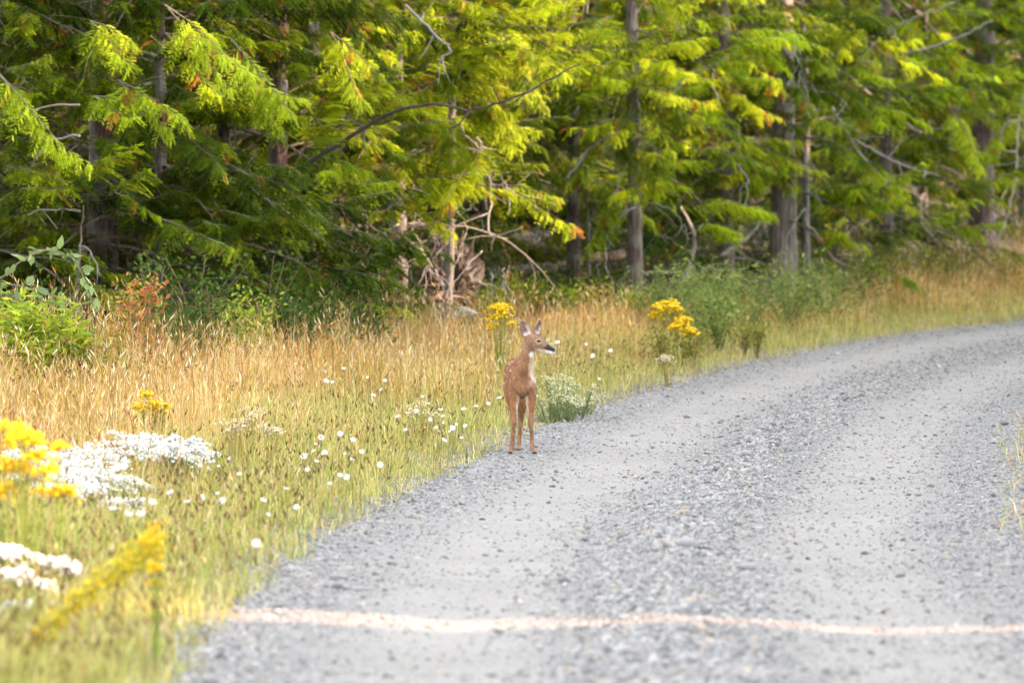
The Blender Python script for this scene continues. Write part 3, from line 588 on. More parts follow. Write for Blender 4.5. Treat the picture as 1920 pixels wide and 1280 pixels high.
# ------------------------------------------------------------------ root plate, stones at the wood's edge
def lump(name, mat, seed, amp=.18, sub=3, col=(.3, .3, .3)):
    import bmesh
    bm = bmesh.new(); bmesh.ops.create_icosphere(bm, subdivisions=sub, radius=.5); r = np.random.RandomState(seed); ax = r.normal(0, 1, (9, 3)); ax /= np.linalg.norm(ax, axis=1)[:, None]; th = r.uniform(.28, .42, 9)
    for v in bm.verts:
        p = np.array(v.co)
        for a, h_ in zip(ax, th):
            k = p @ a
            if k > h_: p = p - a * (k - h_) * .85
        v.co = p * (1 + r.normal(0, amp * .1))
    m = bpy.data.meshes.new(name); bm.to_mesh(m); bm.free(); m.materials.append(mat)
    a = m.attributes.new('Col', 'FLOAT_COLOR', 'POINT'); a.data.foreach_set('color', np.tile(np.array([*col, 1], np.float32), len(m.vertices)))
    return m
for k, (px, py, Y, sx, sz, lab) in enumerate(((815, 582, 58, .17, .13, 'large white stone at the foot of the slender leaning cedar'), (775, 586, 57.5, .14, .1, 'white stone beside the pale grey trunk'), (745, 585, 58, .2, .14, 'small pale stone against the pale grey trunk'), (865, 588, 57, .26, .12, 'low brownish grey boulder below the dark root plate'), (790, 600, 56.5, .2, .12, 'grey shadowed boulder in front of the white stones'))):
    X = TX(px, Y); o = link('stone', lump('stone', M_rock, 70 + k), None, (X, Y, max(P(px, py, Y)[2], gz(X, Y)) ), rng.uniform(0, 3)); o.scale = (sx * 1.3, sx, sz * 1.3)
    tag(o, lab, 'stone')
t = thing('root_plate', 'dark brown upturned root plate between bare trunks', 'stump', (TX(850, 61), 61, gz(TX(850, 61), 61)))
o = link('soil_mass', lump('soil_mass', M_bark, 90, .9, 4, (.045, .033, .027)), t, (0, .2, .45)); o.scale = (.62, .5, 1.3)
g = Geo()
for k in range(26):
    a = rng.uniform(-.2, 3.34); e = np.array([math.cos(a) * rng.uniform(.3, .6), rng.uniform(-.35, .1), .45 + math.sin(a) * rng.uniform(.4, .9) - .2])
    tube(g, [(0, .1, .45), e * .55 + np.array([0, 0, .2]) + rng.normal(0, .05, 3), e], .035, .008, 5, np.array((.12, .085, .07)) * rng.uniform(.6, 1.5), 8, .01)
link('roots', g.mesh('roots', M_bark), t)
t = thing('dead_log', 'weathered log lying across the shaded forest floor', 'log', (TX(1020, 70), 70, gz(TX(1020, 70), 70)))
g = Geo(); tube(g, [(-.9, 0, .25), (0, .1, .35), (1.0, .2, .55)], .1, .06, 10, (.16, .13, .11), 14, .01); link('stem', g.mesh('stem', M_bark, True), t)

# ------------------------------------------------------------------ shrubs
def shrub(name, label, X, Y, w_, h, cols, p, leaf=.035, n=700, stems=9, group=None, cat='shrub', upright=.5, aspect=.5, stemcol=(.16, .12, .07), droop=.0):
    t = thing(name, label, cat, (X, Y, gz(X, Y)), 0, group); sg = Geo(); pos = []; dirs = []
    for s in range(stems):
        a = rng.uniform(0, 6.28); rr = w_ / 2 * rng.uniform(.2, 1.0); hh = h * rng.uniform(.55, 1.05) * (1 - .35 * (1 - upright) * rr / (w_ / 2))
        e = np.array([math.cos(a) * rr, math.sin(a) * rr, hh]); m = np.array([e[0] * .35, e[1] * .35, hh * .6])
        q = tube(sg, [(0, 0, -.05), m, e - np.array([0, 0, droop * h * rng.rand()])], .008 * (h + .4), .0025, 4, stemcol, 9)
        kk = max(4, n // stems); ti = rng.uniform(.25, 1, kk) ** .8 * 8; ii = np.clip(ti.astype(int), 0, 7); fr = (ti - ii)[:, None]
        c = q[ii] * (1 - fr) + q[ii + 1] * fr + rng.normal(0, .055 * w_ + .02, (kk, 3)); c[:, 2] = np.maximum(c[:, 2], .03); pos.append(c)
    pos = np.concatenate(pos); m = len(pos); d = rng.normal(0, 1, (m, 3)); d[:, 2] = d[:, 2] * .5 + upright * .7; d /= np.linalg.norm(d, axis=1)[:, None]
    s_ = np.cross(d, rng.normal(0, 1, (m, 3))); s_ /= np.linalg.norm(s_, axis=1)[:, None]; ln = leaf * rng.uniform(.6, 1.35, m)[:, None]
    v = np.stack([pos, pos + d * ln * .5 + s_ * ln * aspect * .5, pos + d * ln, pos + d * ln * .5 - s_ * ln * aspect * .5], 1).reshape(-1, 3); q = np.arange(m)[:, None] * 4
    fg = Geo(); fg.add(v, np.vstack([q + [[0, 1, 3]], q + [[1, 2, 3]]]), np.repeat(mixcol(m, cols, p, .2), 4, 0))
    link('stems', sg.mesh('stems', M_twig), t); o = link('foliage', fg.mesh('foliage', M_leaf), t); return t
GB = [(.21, .29, .07), (.13, .20, .045), (.33, .37, .10)]; YG = [(.27, .36, .03), (.38, .42, .03), (.17, .26, .03)]; DG = [(.035, .075, .014), (.06, .11, .02), (.11, .16, .025)]; AU = [(.45, .14, .05), (.50, .26, .05), (.28, .27, .05), (.52, .15, .13)]
for k, (px, Y, w_, h, lab) in enumerate(((40, 41.5, .75, .85, 'bright yellow green feathery bush under the arching bramble'), (120, 42, .65, .75, 'bright green feathery bush beside the red leaved shrub'), (-30, 43, .7, .85, 'bright green bush at the bramble root'))):
    shrub('green_bush', lab, TX(px, Y), Y, w_, h, YG, [.4, .35, .25], .075, 3600, 24, None, 'bush', .3, .3)
shrub('autumn_shrub', 'small shrub with orange and red leaves in front of dark cedars', TX(265, 44.5), 44.5, .6, 1.08, AU, [.34, .26, .28, .12], .05, 650, 10, upright=.6)
shrub('autumn_shrub', 'shrub with yellowing leaves beside the orange leaved shrub', TX(205, 43.5), 43.5, .55, .8, [(.32, .28, .04), (.2, .24, .04), (.45, .26, .04)], [.45, .35, .2], .04, 480, 8, upright=.6)
for px, Y, w_, h, cs in ((330, 47, .8, .7, DG), (230, 46, .8, .62, DG), (400, 48, .8, .85, DG), (470, 48.5, .8, .8, YG), (540, 49.5, .8, .75, DG), (610, 50.5, .8, .75, DG), (680, 52, .8, .7, DG), (370, 49.5, 1., 1.1, DG), (500, 50.5, 1., 1.1, DG), (600, 52.5, 1., 1., DG), (290, 48.5, .9, 1.1, DG), (710, 55, .9, .75, DG), (920, 60.5, .8, .5, YG), (1070, 64, .9, .5, YG), (330, 50, .7, .6, DG), (420, 50, .6, .75, YG), (480, 51, .8, .6, DG), (560, 52, .8, .65, DG), (640, 53, .9, .7, DG), (700, 54, .7, .55, DG), (900, 61, .7, .45, DG), (985, 64.5, .9, .5, YG), (1050, 65, .9, .5, DG), (1130, 64.5, .9, .5, DG), (1200, 62, .9, .5, YG), (1010, 66, 1.1, .6, DG), (250, 52, .9, .7, DG), (90, 50, .9, .8, DG), (600, 55, .9, .7, DG), (1105, 66, 1., .7, DG), (700, 63, 1.3, .8, DG), (800, 65, 1.4, .9, DG), (900, 66, 1.4, 1.0, DG), (960, 69, 1.5, 1.1, DG), (1040, 71, 1.6, 1.1, DG), (1150, 71, 1.6, 1.1, DG), (1230, 72, 1.6, 1.1, DG), (620, 64, 1.4, 1.0, DG), (1330, 75, 1.6, 1.1, DG), (1430, 77, 1.6, 1.2, DG), (1560, 79, 1.6, 1.1, DG), (1750, 84, 1.8, 1.2, DG), (1900, 87, 1.8, 1.1, DG), (860, 68, 1.6, 1.2, DG)):
    shrub('understorey_shrub', ('low yellow green' if cs is YG else 'low dark green') + ' undergrowth ' + ('behind ' if Y > 62 else 'in front of ') + near(px), TX(px, Y), Y, w_, h, cs, [.4, .35, .25], .05, 800, 11, 'undergrowth along the wood edge')
for px, Y, w_, h, lab in ((1245, 61, 1.2, .95, 'tall bluish green broom behind the yellow ragwort'), (1310, 62, 1.3, .95, 'bluish green broom beside the short pale snag'), (1400, 63.5, 1.5, 1.0, 'dense bluish green broom below the yellowing cedar'), (1475, 65, 1.7, 1.0, 'broad bluish green broom before the thick grey trunk'), (1350, 59.5, 1.0, .8, 'upright bluish green broom among white flower heads'), (1550, 67, 1.6, .85, 'bluish green broom right of the thick grey trunk')):
    shrub('broom_bush', lab, TX(px, Y), Y, w_, h, GB, [.4, .3, .3], .065, 1150, 16, 'broom bushes along the wood edge', 'bush', .3, .26, (.14, .2, .06))
for px, Y, w_, h in ((1600, 72, 1.2, .7), (1680, 75, 1.4, .75), (1740, 76, 1.3, .8), (1790, 78, 1.2, .7), (1640, 78, 1.3, .9), (1860, 79, 1.2, .5)):
    shrub('verge_shrub', 'olive green low shrub on the far bank of the bend', TX(px, Y), Y, w_, h, [(.14, .18, .03), (.25, .25, .04), (.10, .15, .03)], [.4, .3, .3], .055, 1000, 16, 'low shrubs on the far bank', upright=.6)
# sedgy green plants in the verge near the bend
for px, Y in ((1240, 54.5), (1300, 55.5), (1420, 58.5), (1395, 59)):
    shrub('weed', 'leafy olive green weed at the verge of the bend', TX(px, Y), Y, .4, .42, [(.2, .22, .04), (.3, .28, .06)], [.6, .4], .04, 300, 7, 'weeds at the bend', 'weed', .8)

# ------------------------------------------------------------------ flowers
def octas(g, c, r, col, flat=.8):
    n = len(c); u = np.array([[1, 0, 0], [-1, 0, 0], [0, 1, 0], [0, -1, 0], [0, 0, flat], [0, 0, -flat]]); f = np.array([[0, 2, 4], [2, 1, 4], [1, 3, 4], [3, 0, 4], [2, 0, 5], [1, 2, 5], [3, 1, 5], [0, 3, 5]])
    v = c[:, None] + u[None] * np.asarray(r).reshape(-1, 1, 1); g.add(v.reshape(-1, 3), (np.arange(n)[:, None, None] * 6 + f[None]).reshape(-1, 3), np.repeat(col, 6, 0))
def cluster_plant(name, label, X, Y, h, spread, nst, hr, fl_r, fl_n, col, leafcol, group=None, cat='flower', lean=(0, 0), zoff=0.0, leaves=14):
    """upright stems that carry flat-topped heads of small florets"""
    t = thing(name, label, cat, (X, Y, gz(X, Y) + zoff), 0, group); st = Geo(); fl = Geo(); lf = Geo()
    for s in range(nst):
        a = rng.uniform(0, 6.28); rr = spread * math.sqrt(rng.rand()); hh = h * (1 - .22 * rng.rand() - .15 * rr / max(spread, .01)); e = np.array([math.cos(a) * rr + lean[0] * hh, math.sin(a) * rr + lean[1] * hh, hh])
        b = np.array([math.cos(a) * rr * .25, math.sin(a) * rr * .25, -.03]); q = tube(st, [b, (b + e) / 2 + np.array([-lean[0] * .1, 0, .04 * hh]), e], .0045, .0025, 4, leafcol[0], 8)
        c = e + np.stack([rng.normal(0, hr * .5, fl_n), rng.normal(0, hr * .5, fl_n), rng.normal(0, hr * .16, fl_n)], 1); c[:, 2] -= ((c[:, :2] - e[:2]) ** 2).sum(1) / (hr + .01) * .35
        octas(fl, c, fl_r * rng.uniform(.7, 1.25, fl_n), mixcol(fl_n, col, np.ones(len(col)) / len(col), .08))
        m = leaves; k = rng.randint(0, 7, m); p = q[k] + (q[k + 1] - q[k]) * rng.rand(m, 1); d = rng.normal(0, 1, (m, 3)); d[:, 2] = abs(d[:, 2]) * .5; d /= np.linalg.norm(d, axis=1)[:, None]
        sd = np.cross(d, [0, 0, 1.]); ln = rng.uniform(.03, .075, m)[:, None]; v = np.stack([p, p + d * ln * .5 + sd * .006, p + d * ln, p + d * ln * .5 - sd * .006], 1).reshape(-1, 3); q4 = np.arange(m)[:, None] * 4
        lf.add(v, np.vstack([q4 + [[0, 1, 3]], q4 + [[1, 2, 3]]]), np.repeat(mixcol(m, leafcol, np.ones(len(leafcol)) / len(leafcol)), 4, 0))
    link('stems', st.mesh('stems', M_grass), t); link('leaves', lf.mesh('leaves', M_grass), t); tag(link('flower_heads', fl.mesh('flower_heads', M_petal), t), kind='stuff')
    return t
WH = [(.88, .88, .85), (.82, .83, .80), (.9, .9, .88)]; YL = [(.80, .56, .02), (.74, .46, .015), (.85, .64, .04)]; LG = [(.24, .30, .12), (.18, .24, .10), (.30, .34, .16)]; LY = [(.22, .29, .05), (.28, .33, .06)]
# white everlasting patch left
for px, py, h in ((110, 835, .36), (165, 815, .38), (215, 800, .40), (270, 800, .40), (330, 805, .40), (365, 815, .36), (140, 870, .34), (190, 860, .34), (225, 880, .30), (110, 880, .32), (160, 895, .30), (235, 930, .22), (310, 820, .38), (60, 860, .34), (30, 835, .36), (185, 830, .38), (345, 825, .36), (85, 820, .36), (245, 815, .38), (290, 810, .38), (125, 850, .34), (205, 845, .34), (95, 900, .28)):
    X, Y, z = at_pixel(px, py, h); cluster_plant('everlasting_plant', 'clump of tiny white blooms on grey green stems beside yellow ragwort', X, Y, h, .14, 15, .05, .0105, 22, WH, LG, 'white everlasting patch in the verge', 'flower')
for px, py, h, Y in ((15, 1000, .40, 24), (75, 1025, .36, 24.3), (120, 1030, .36, 24.2), (30, 1050, .3, 23.8), (70, 1075, .26, 23.8), (-20, 1020, .36, 24), (35, 1125, .2, 23.2)):
    X = TX(px, Y); cluster_plant('everlasting_plant', 'large white flowering clump in the grass by the leaning goldenrod', X, Y, max(.12, P(px, py, Y)[2] - gz(X, Y)), .05, 7, .04, .010, 22, WH, LG, 'white clumps by the leaning goldenrod', 'flower')
# pale clump behind the fawn and cream seed clumps
for px, py, h in ((1045, 690, .42), (1080, 705, .38), (1030, 715, .32), (1095, 735, .22), (1055, 735, .26)):
    X, Y, z = at_pixel(px, py, h); cluster_plant('pale_shrub', 'cream flowering bushy clump at the road edge beside the fawn', X, Y, h, .19, 13, .06, .008, 12, [(.62, .60, .38), (.70, .68, .48), (.52, .52, .30)], LG, 'cream clump beside the fawn', 'flower', leaves=26)
for px, py, h in ((440, 770, .42), (475, 750, .42), (790, 745, .38), (1025, 625, .55), (505, 790, .36), (1255, 650, .4)):
    X, Y, z = at_pixel(px, py, h); cluster_plant('seed_plant', 'cream seed plumes standing in the golden grass', X, Y, h, .1, 8, .05, .008, 12, [(.68, .60, .40), (.74, .68, .52)], [(.4, .34, .12), (.3, .3, .1)], 'cream seed plumes in the grass', 'plant')
# yellow ragwort and goldenrod
def yellow(label, px, py, Y, hr, nst, spread, fr=.010, fn=34, lean=(0, 0)):
    X = TX(px, Y); h = P(px, py, Y)[2] - gz(X, Y); X -= lean[0] * h
    return cluster_plant('ragwort_plant', label, X, Y, h, spread, nst, hr, fr, fn, YL, LY, None, 'flower', lean, leaves=30)
yellow('sharp yellow ragwort with a drooping head above white blooms', 280, 712, 36.5, .055, 6, .06, .010, 44)
yellow('small yellow ragwort head drooping beside white blooms', 305, 740, 36.5, .05, 5, .045, .010, 36, (.03, 0))
yellow('blurred large yellow ragwort rising over white blooms', 40, 745, 24.2, .075, 8, .13, .013, 44)
yellow('yellow ragwort head bending over the white blooms', 95, 800, 24.5, .055, 4, .06, .012, 34)
yellow('low yellow ragwort head at the left of white blooms', 5, 870, 24.2, .05, 3, .03, .012, 30)
yellow('yellow ragwort in the grass behind the fawn', 940, 552, 50, .07, 9, .11, .014, 26)
yellow('bright yellow ragwort at the bend before green broom', 1252, 548, 56, .075, 9, .15, .02, 26)
yellow('yellow ragwort spilling toward the bend of the road', 1280, 588, 55.6, .07, 6, .12, .02, 24)
t = thing('goldenrod', 'leaning yellow goldenrod wand over the verge grass', 'flower', (TX(0, 21), 21, gz(TX(0, 21), 21)))
L0 = np.array(t.location); g = Geo(); st = Geo(); pts = [P(0, 1290, 21) - L0, P(70, 1195, 21) - L0, P(200, 1085, 21) - L0, P(290, 1015, 21) - L0]
q = tube(st, pts, .006, .003, 5, (.35, .3, .05), 24); k = rng.randint(2, 23, 900); c = q[k] + rng.normal(0, 1, (900, 3)) * (.018 + .014 * (k / 23.))[:, None]; octas(g, c, rng.uniform(.006, .011, 900), mixcol(900, [(.72, .58, .04), (.55, .52, .05), (.80, .56, .03)], [.4, .35, .25]))
k = 110; octas(g, q[-1] + rng.normal(0, .022, (k, 3)) * [1, 1, 1.6], rng.uniform(.006, .011, k), mixcol(k, YL, [.3, .4, .3]))
link('stem', st.mesh('stem', M_grass), t); link('flower_wand', g.mesh('flower_wand', M_petal), t)
yellow('yellow goldenrod tip standing at the end of the leaning wand', 292, 1008, 20.8, .026, 3, .02, .009, 24)
# single white flowers
def flower_head(seed):
    r = np.random.RandomState(seed); g = Geo(); 
    for ring, (rad, n, z) in enumerate(((1, 13, 0), (.72, 10, .16))):
        for k in range(n):
            a = 2 * math.pi * (k + r.uniform(-.2, .2)) / n; l = rad * r.uniform(.8, 1.1); ww = .30 * rad; d = np.array([math.cos(a), math.sin(a), 0]); s = np.array([-d[1], d[0], 0])
            zz = np.array([0, 0, z]); g.add([zz, d * l * .6 + s * ww + zz + [0, 0, .12], d * l + zz + [0, 0, r.uniform(-.15, .1)], d * l * .6 - s * ww + zz + [0, 0, .12]], [[0, 1, 3], [1, 2, 3]], np.array([.80, .80, .78]) * r.uniform(.85, 1.05))
    octas(g, r.normal(0, .12, (8, 3)) + [0, 0, .2], r.uniform(.08, .16, 8), np.tile([.42, .36, .18], (8, 1)) * r.uniform(.6, 1.2, (8, 1)))
    return g.mesh('flower_head', M_petal)
FH = [flower_head(k) for k in range(4)]
FL = [(638, 813), (662, 824), (646, 850), (587, 845), (448, 888), (407, 924), (416, 938), (495, 937), (503, 964), (555, 950), (480, 1018), (638, 890), (618, 906), (650, 894), (678, 846), (592, 832), (602, 820), (713, 871), (865, 820), (833, 824), (872, 798), (849, 802), (830, 779), (826, 767), (831, 792), (818, 801), (807, 786), (760, 805), (801, 756), (792, 743), (869, 766), (916, 756), (936, 745), (893, 761), (700, 740), (722, 713), (714, 730), (689, 707), (623, 716), (644, 690), (612, 714), (430, 859), (569, 855), (594, 864), (537, 915), (375, 872), (285, 940), (264, 962), (350, 940), (241, 962), (318, 922), (211, 952), (379, 932), (1145, 657), (1099, 645), (1111, 667), (1124, 710), (1328, 556), (1315, 562), (1338, 550), (843, 808), (856, 795), (780, 770), (745, 780), (660, 860), (575, 880), (608, 848), (1046, 641)]
for k, (px, py) in enumerate(FL):
    h = .24 if py > 740 else .42; X, Y, z = at_pixel(px, py, h)
    t = thing('white_flower', 'single round white wildflower head among verge grass', 'flower', (X, Y, z), 0, 'single white wildflowers in the verge')
    g = Geo(); lx = rng.normal(0, .05); tube(g, [(lx, rng.normal(0, .04), -.02), (lx * .4, 0, h * .5), (0, 0, h)], .003, .002, 4, (.25, .28, .1), 6); link('stem', g.mesh('stem', M_grass), t)
    o = link('flower_head', FH[k % 4], t, (0, 0, h)); r_ = rng.uniform(.011, .025); o.scale = (r_, r_, r_ * .8); o.rotation_euler = (rng.uniform(.3, 1.15), rng.normal(0, .3), 0)
# ------------------------------------------------------------------ bramble
lv = Geo(); lv.add([(0, 0, 0), (.25, .28, .02), (.6, .26, 0), (1, 0, -.08), (.6, -.26, 0), (.25, -.28, .02), (.5, 0, -.05)], [[0, 6, 1], [1, 6, 2], [2, 6, 3], [3, 6, 4], [4, 6, 5], [5, 6, 0]], (.22, .30, .13))
LEAF = lv.mesh('leaf', M_leaf)
t = thing('bramble', 'arching bramble cane with pale green leaves against dark cedars', 'bramble', (TX(-90, 43), 43, gz(TX(-90, 43), 43))); L0 = np.array(t.location)
for pts in ([(-90, 700), (-40, 590), (10, 515), (60, 478), (100, 470), (140, 490), (165, 540), (185, 610), (200, 660), (228, 710)], [(-90, 700), (-60, 580), (0, 535), (70, 545), (120, 565), (165, 605), (185, 640)], [(-90, 700), (-50, 600), (-10, 560), (30, 560), (50, 580)]):
    g = Geo(); q = tube(g, [P(a, b, 42.5 - .2 * k / len(pts)) - L0 for k, (a, b) in enumerate(pts)], .008, .0025, 5, (.23, .15, .15), 50); link('cane', g.mesh('cane', M_twig, True), t)
    for k in range(8, 49):
        for s_ in range(rng.choice([1, 2], p=[.55, .45])):
            if k > 34 and rng.rand() < .45: continue
            o = link('leaf', LEAF, t, tuple(q[k] + rng.normal(0, .012, 3))); l = rng.uniform(.07, .13) * (1 if k < 38 else .6); o.scale = (l, l, l)
            o.rotation_euler = (rng.normal(.6, .6), rng.normal(0.1, .7), rng.uniform(0, 6.28)); v_ = rng.uniform(.7, 1.35); o.color = (v_, v_, v_ * rng.uniform(.7, 1.1), 1)

# ------------------------------------------------------------------ fawn
def fawn():
    V = []; Q = []; n0 = 0
    def loft(c, ra, rb, ref=(0, 0, 1), sides=16, sub=5):
        nonlocal n0
        c = np.array(c, float); k = (len(c) - 1) * sub + 1; p = spline(c, k); u = np.linspace(0, len(c) - 1, k)
        a = np.interp(u, range(len(c)), ra); b = np.interp(u, range(len(c)), rb)
        T = np.gradient(p, axis=0); T /= np.linalg.norm(T, axis=1)[:, None]; A = np.cross(T, ref); A /= np.linalg.norm(A, axis=1)[:, None]; B = np.cross(A, T)
        an = np.arange(sides) * 2 * np.pi / sides
        v = p[:, None] + A[:, None] * (np.cos(an)[None] * a[:, None])[..., None] + B[:, None] * (np.sin(an)[None] * b[:, None])[..., None]
        V.append(v.reshape(-1, 3)); i = np.arange(k - 1)[:, None] * sides; j = np.arange(sides)[None]; j2 = (j + 1) % sides
        for f in np.stack([i + j, i + j2, i + sides + j2, i + sides + j], -1).reshape(-1, 4): Q.append([int(x) + n0 for x in f])
        Q.append([n0 + x for x in range(sides)][::-1]); Q.append([n0 + (k - 1) * sides + x for x in range(sides)]); n0 += k * sides
    def ell(c, r, rot=None):
        z = np.linspace(-.98, .98, 9); c = np.array(c, float); ax = np.array(rot if rot is not None else (0, 0, 1.)); ax = ax / np.linalg.norm(ax)
        s = np.sqrt(1 - z ** 2); ref = (0, 1, 0) if abs(ax[1]) < .9 else (1, 0, 0)
        loft([c + ax * r[2] * q_ for q_ in z], s * r[0], s * r[1], ref, 14, 1)
    # trunk: chest toward the camera, rump away and a little left
    loft([(.012, -.045, .50), (.012, -.02, .50), (.010, .06, .515), (-.002, .18, .525), (-.014, .30, .535), (-.026, .42, .55), (-.034, .51, .55), (-.04, .575, .54)],
         [.03, .066, .082, .088, .090, .092, .082, .045], [.045, .088, .122, .132, .120, .118, .105, .06])
    ell((-.048, .05, .46), (.042, .065, .11)); ell((.068, .05, .46), (.042, .065, .11))                # shoulders
    ell((-.074, .47, .46), (.045, .085, .12)); ell((.025, .47, .46), (.045, .085, .12))                # haunches
    # neck and head
    loft([(.008, .07, .54), (.018, .02, .575), (.032, -.006, .63), (.042, -.012, .68), (.048, -.008, .73), (.055, 0, .775)], [.075, .066, .052, .046, .044, .040], [.085, .074, .058, .050, .048, .044], (0, 1, 0))
    loft([(.038, .004, .785), (.058, -.004, .795), (.088, -.02, .788), (.122, -.038, .775), (.155, -.056, .758), (.188, -.073, .744), (.212, -.086, .737), (.226, -.093, .734)],
         [.022, .042, .046, .042, .032, .024, .021, .012], [.026, .045, .053, .050, .038, .027, .022, .014])
    hv = V[-1]; V[-1] = (hv - np.array([.05, 0, .785])) * np.array([1.05, 1.1, 1.1]) + np.array([.05, 0, .783])
    # legs
    def leg(pts, r): r = np.array(r) * np.r_[1, 1, np.full(len(r) - 4, .9), 1, 1]; loft(pts, r, r, (0, 1, 0) , 12, 4)
    rf = [.044, .037, .027, .022, .0225, .0175, .0155, .0195, .0155, .019, .021]
    leg([(-.046, .04, .47), (-.048, .03, .40), (-.05, .018, .31), (-.05, .008, .245), (-.0505, .004, .215), (-.054, .004, .18), (-.062, .006, .10), (-.067, .002, .06), (-.071, -.012, .036), (-.076, -.022, .018), (-.078, -.026, .002)], rf)
    leg([(.066, .04, .47), (.066, .03, .40), (.066, .016, .31), (.067, .002, .245), (.068, -.004, .215), (.071, -.004, .18), (.076, .0, .10), (.080, -.006, .06), (.086, -.022, .036), (.092, -.034, .018), (.094, -.038, .002)], rf)
    rh = [.062, .052, .038, .027, .024, .0185, .0155, .019, .0155, .019, .021]
    leg([(.02, .46, .48), (.018, .44, .40), (.010, .43, .335), (.004, .475, .275), (.001, .505, .235), (-.003, .505, .19), (-.010, .49, .10), (-.013, .478, .06), (-.015, .464, .036), (-.018, .454, .018), (-.019, .45, .002)], rh)
    leg([(-.070, .48, .48), (-.066, .46, .40), (-.058, .45, .335), (-.054, .50, .275), (-.054, .53, .235), (-.054, .53, .19), (-.057, .515, .10), (-.06, .503, .06), (-.062, .489, .036), (-.064, .479, .018), (-.065, .475, .002)], rh)
    loft([(-.04, .56, .585), (-.044, .605, .56), (-.046, .615, .50), (-.046, .605, .45)], [.02, .024, .02, .008], [.016, .018, .014, .006], (1, 0, 0))   # tail
    # ears: cupped leaves
    def ear(b, tip, face, wid, cup):
        nonlocal n0
        b = np.array(b, float); tip = np.array(tip, float); ax = tip - b; L = np.linalg.norm(ax); ax /= L; fc = np.array(face, float); fc -= ax * (fc @ ax); fc /= np.linalg.norm(fc); sd = np.cross(ax, fc)
        nt_, ns_ = 12, 9; tt = np.linspace(0, 1, nt_); s = np.linspace(-1, 1, ns_); wv = wid * (np.sin(np.pi * np.clip(tt * .93 + .07, 0, 1) ** .78) ** .8 * .97 + .05)
        fr = b + ax * L * tt[:, None, None] + sd * (wv[:, None] * s[None])[..., None] + fc * ((np.abs(s)[None] ** 2) * cup * wv[:, None] / wid)[..., None]
        bk = fr - fc * .011
        V.append(np.concatenate([fr.reshape(-1, 3), bk.reshape(-1, 3)])); m = nt_ * ns_
        for a in range(nt_ - 1):
            for c in range(ns_ - 1):
                i0 = a * ns_ + c; Q.append([n0 + i0, n0 + i0 + 1, n0 + i0 + ns_ + 1, n0 + i0 + ns_]); Q.append([n0 + m + i0, n0 + m + i0 + ns_, n0 + m + i0 + ns_ + 1, n0 + m + i0 + 1])
        rim = [a * ns_ for a in range(nt_)] + [(nt_ - 1) * ns_ + c for c in range(1, ns_)] + [a * ns_ + ns_ - 1 for a in range(nt_ - 2, -1, -1)] + [c for c in range(ns_ - 2, 0, -1)]
        for a, c in zip(rim, rim[1:] + rim[:1]): Q.append([n0 + a, n0 + m + a, n0 + m + c, n0 + c][::-1])
        n0 += 2 * m
    E1 = ((.056, -.008, .815), (-.006, -.018, .942), (.35, -1, .1), .040, .018); E2 = ((.090, .012, .828), (.136, .026, .952), (1.0, -.75, -.3), .034, .016)
    ear(*E1); ear(*E2)
    vv = np.concatenate(V); m = bpy.data.meshes.new('tmp'); m.from_pydata(vv.tolist(), [], Q); m.update()
    import bmesh
    bm = bmesh.new(); bm.from_mesh(m); bmesh.ops.recalc_face_normals(bm, faces=bm.faces); bm.to_mesh(m); bm.free()
    o = bpy.data.objects.new('tmp', m); C.objects.link(o)
    md = o.modifiers.new('r', 'REMESH'); md.mode = 'VOXEL'; md.voxel_size = .0042; md.use_smooth_shade = True
    ms = o.modifiers.new('s', 'SMOOTH'); ms.factor = .5; ms.iterations = 5
    dg = bpy.context.evaluated_depsgraph_get(); me = bpy.data.meshes.new_from_object(o.evaluated_get(dg)); bpy.data.objects.remove(o)
    n = len(me.vertices); co = np.empty(n * 3, np.float32); me.vertices.foreach_get('co', co); co = co.reshape(-1, 3).astype(float); no = np.empty(n * 3, np.float32); me.vertices.foreach_get('normal', no); no = no.reshape(-1, 3)
    x, y, z = co.T; r = np.random.RandomState(3)
    col = np.tile([.37, .168, .072], (n, 1))
    def blend(c, wgt): 
        nonlocal col; wgt = np.clip(wgt, 0, 1)[:, None]; col = col * (1 - wgt) + np.array(c) * wgt
    def ball(c, rad, soft=.4): 
        d = np.sqrt((((co - np.array(c)) / np.array(rad)) ** 2).sum(1)); return np.clip((1 - d) / soft, 0, 1)
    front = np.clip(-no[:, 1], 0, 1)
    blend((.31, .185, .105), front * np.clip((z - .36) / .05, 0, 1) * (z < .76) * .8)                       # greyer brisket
    blend((.26, .10, .035), np.clip((z - .60) / .06, 0, 1) * (y > .05) * .7)          # darker back
    blend((.62, .50, .38), np.clip(-no[:, 2] - .3, 0, 1) * (z > .33) * (z < .5) * (y > .1))   # belly
    # legs
    blend((.31, .18, .095), np.clip((.36 - z) / .12, 0, 1)); blend((.36, .20, .11), np.clip((.13 - z) / .06, 0, 1) * .7)
    inner = ((x > -.05) & (x < .01) | (x > .0) & (x < .067)) & (z > .24) & (z < .42) & (y < .2)
    side = np.where(x < .01, no[:, 0], -no[:, 0]); blend((.72, .66, .58), inner * np.clip(side * 1.6 - .45, 0, 1) * np.clip((z - .24) / .08, 0, 1) * .85)
    blend((.05, .042, .038), np.clip((.024 - z) / .008, 0, 1))
    # spots on the flanks and back
    for _ in range(150):
        k = r.randint(n); p = co[k]
        if p[1] > .10 and .47 < p[2] and (p[2] < .69): blend((.66, .50, .38), ball(p, (.014, .022, .012), .4))
    # neck, head
    hd = (z > .70) & (y < .1) & (x > .0)
    blend((.29, .185, .115), np.clip((z - .67) / .07, 0, 1) * hd * .9)
    blend((.44, .20, .09), ball((.085, -.02, .845), (.05, .05, .028), .6))            # red crown
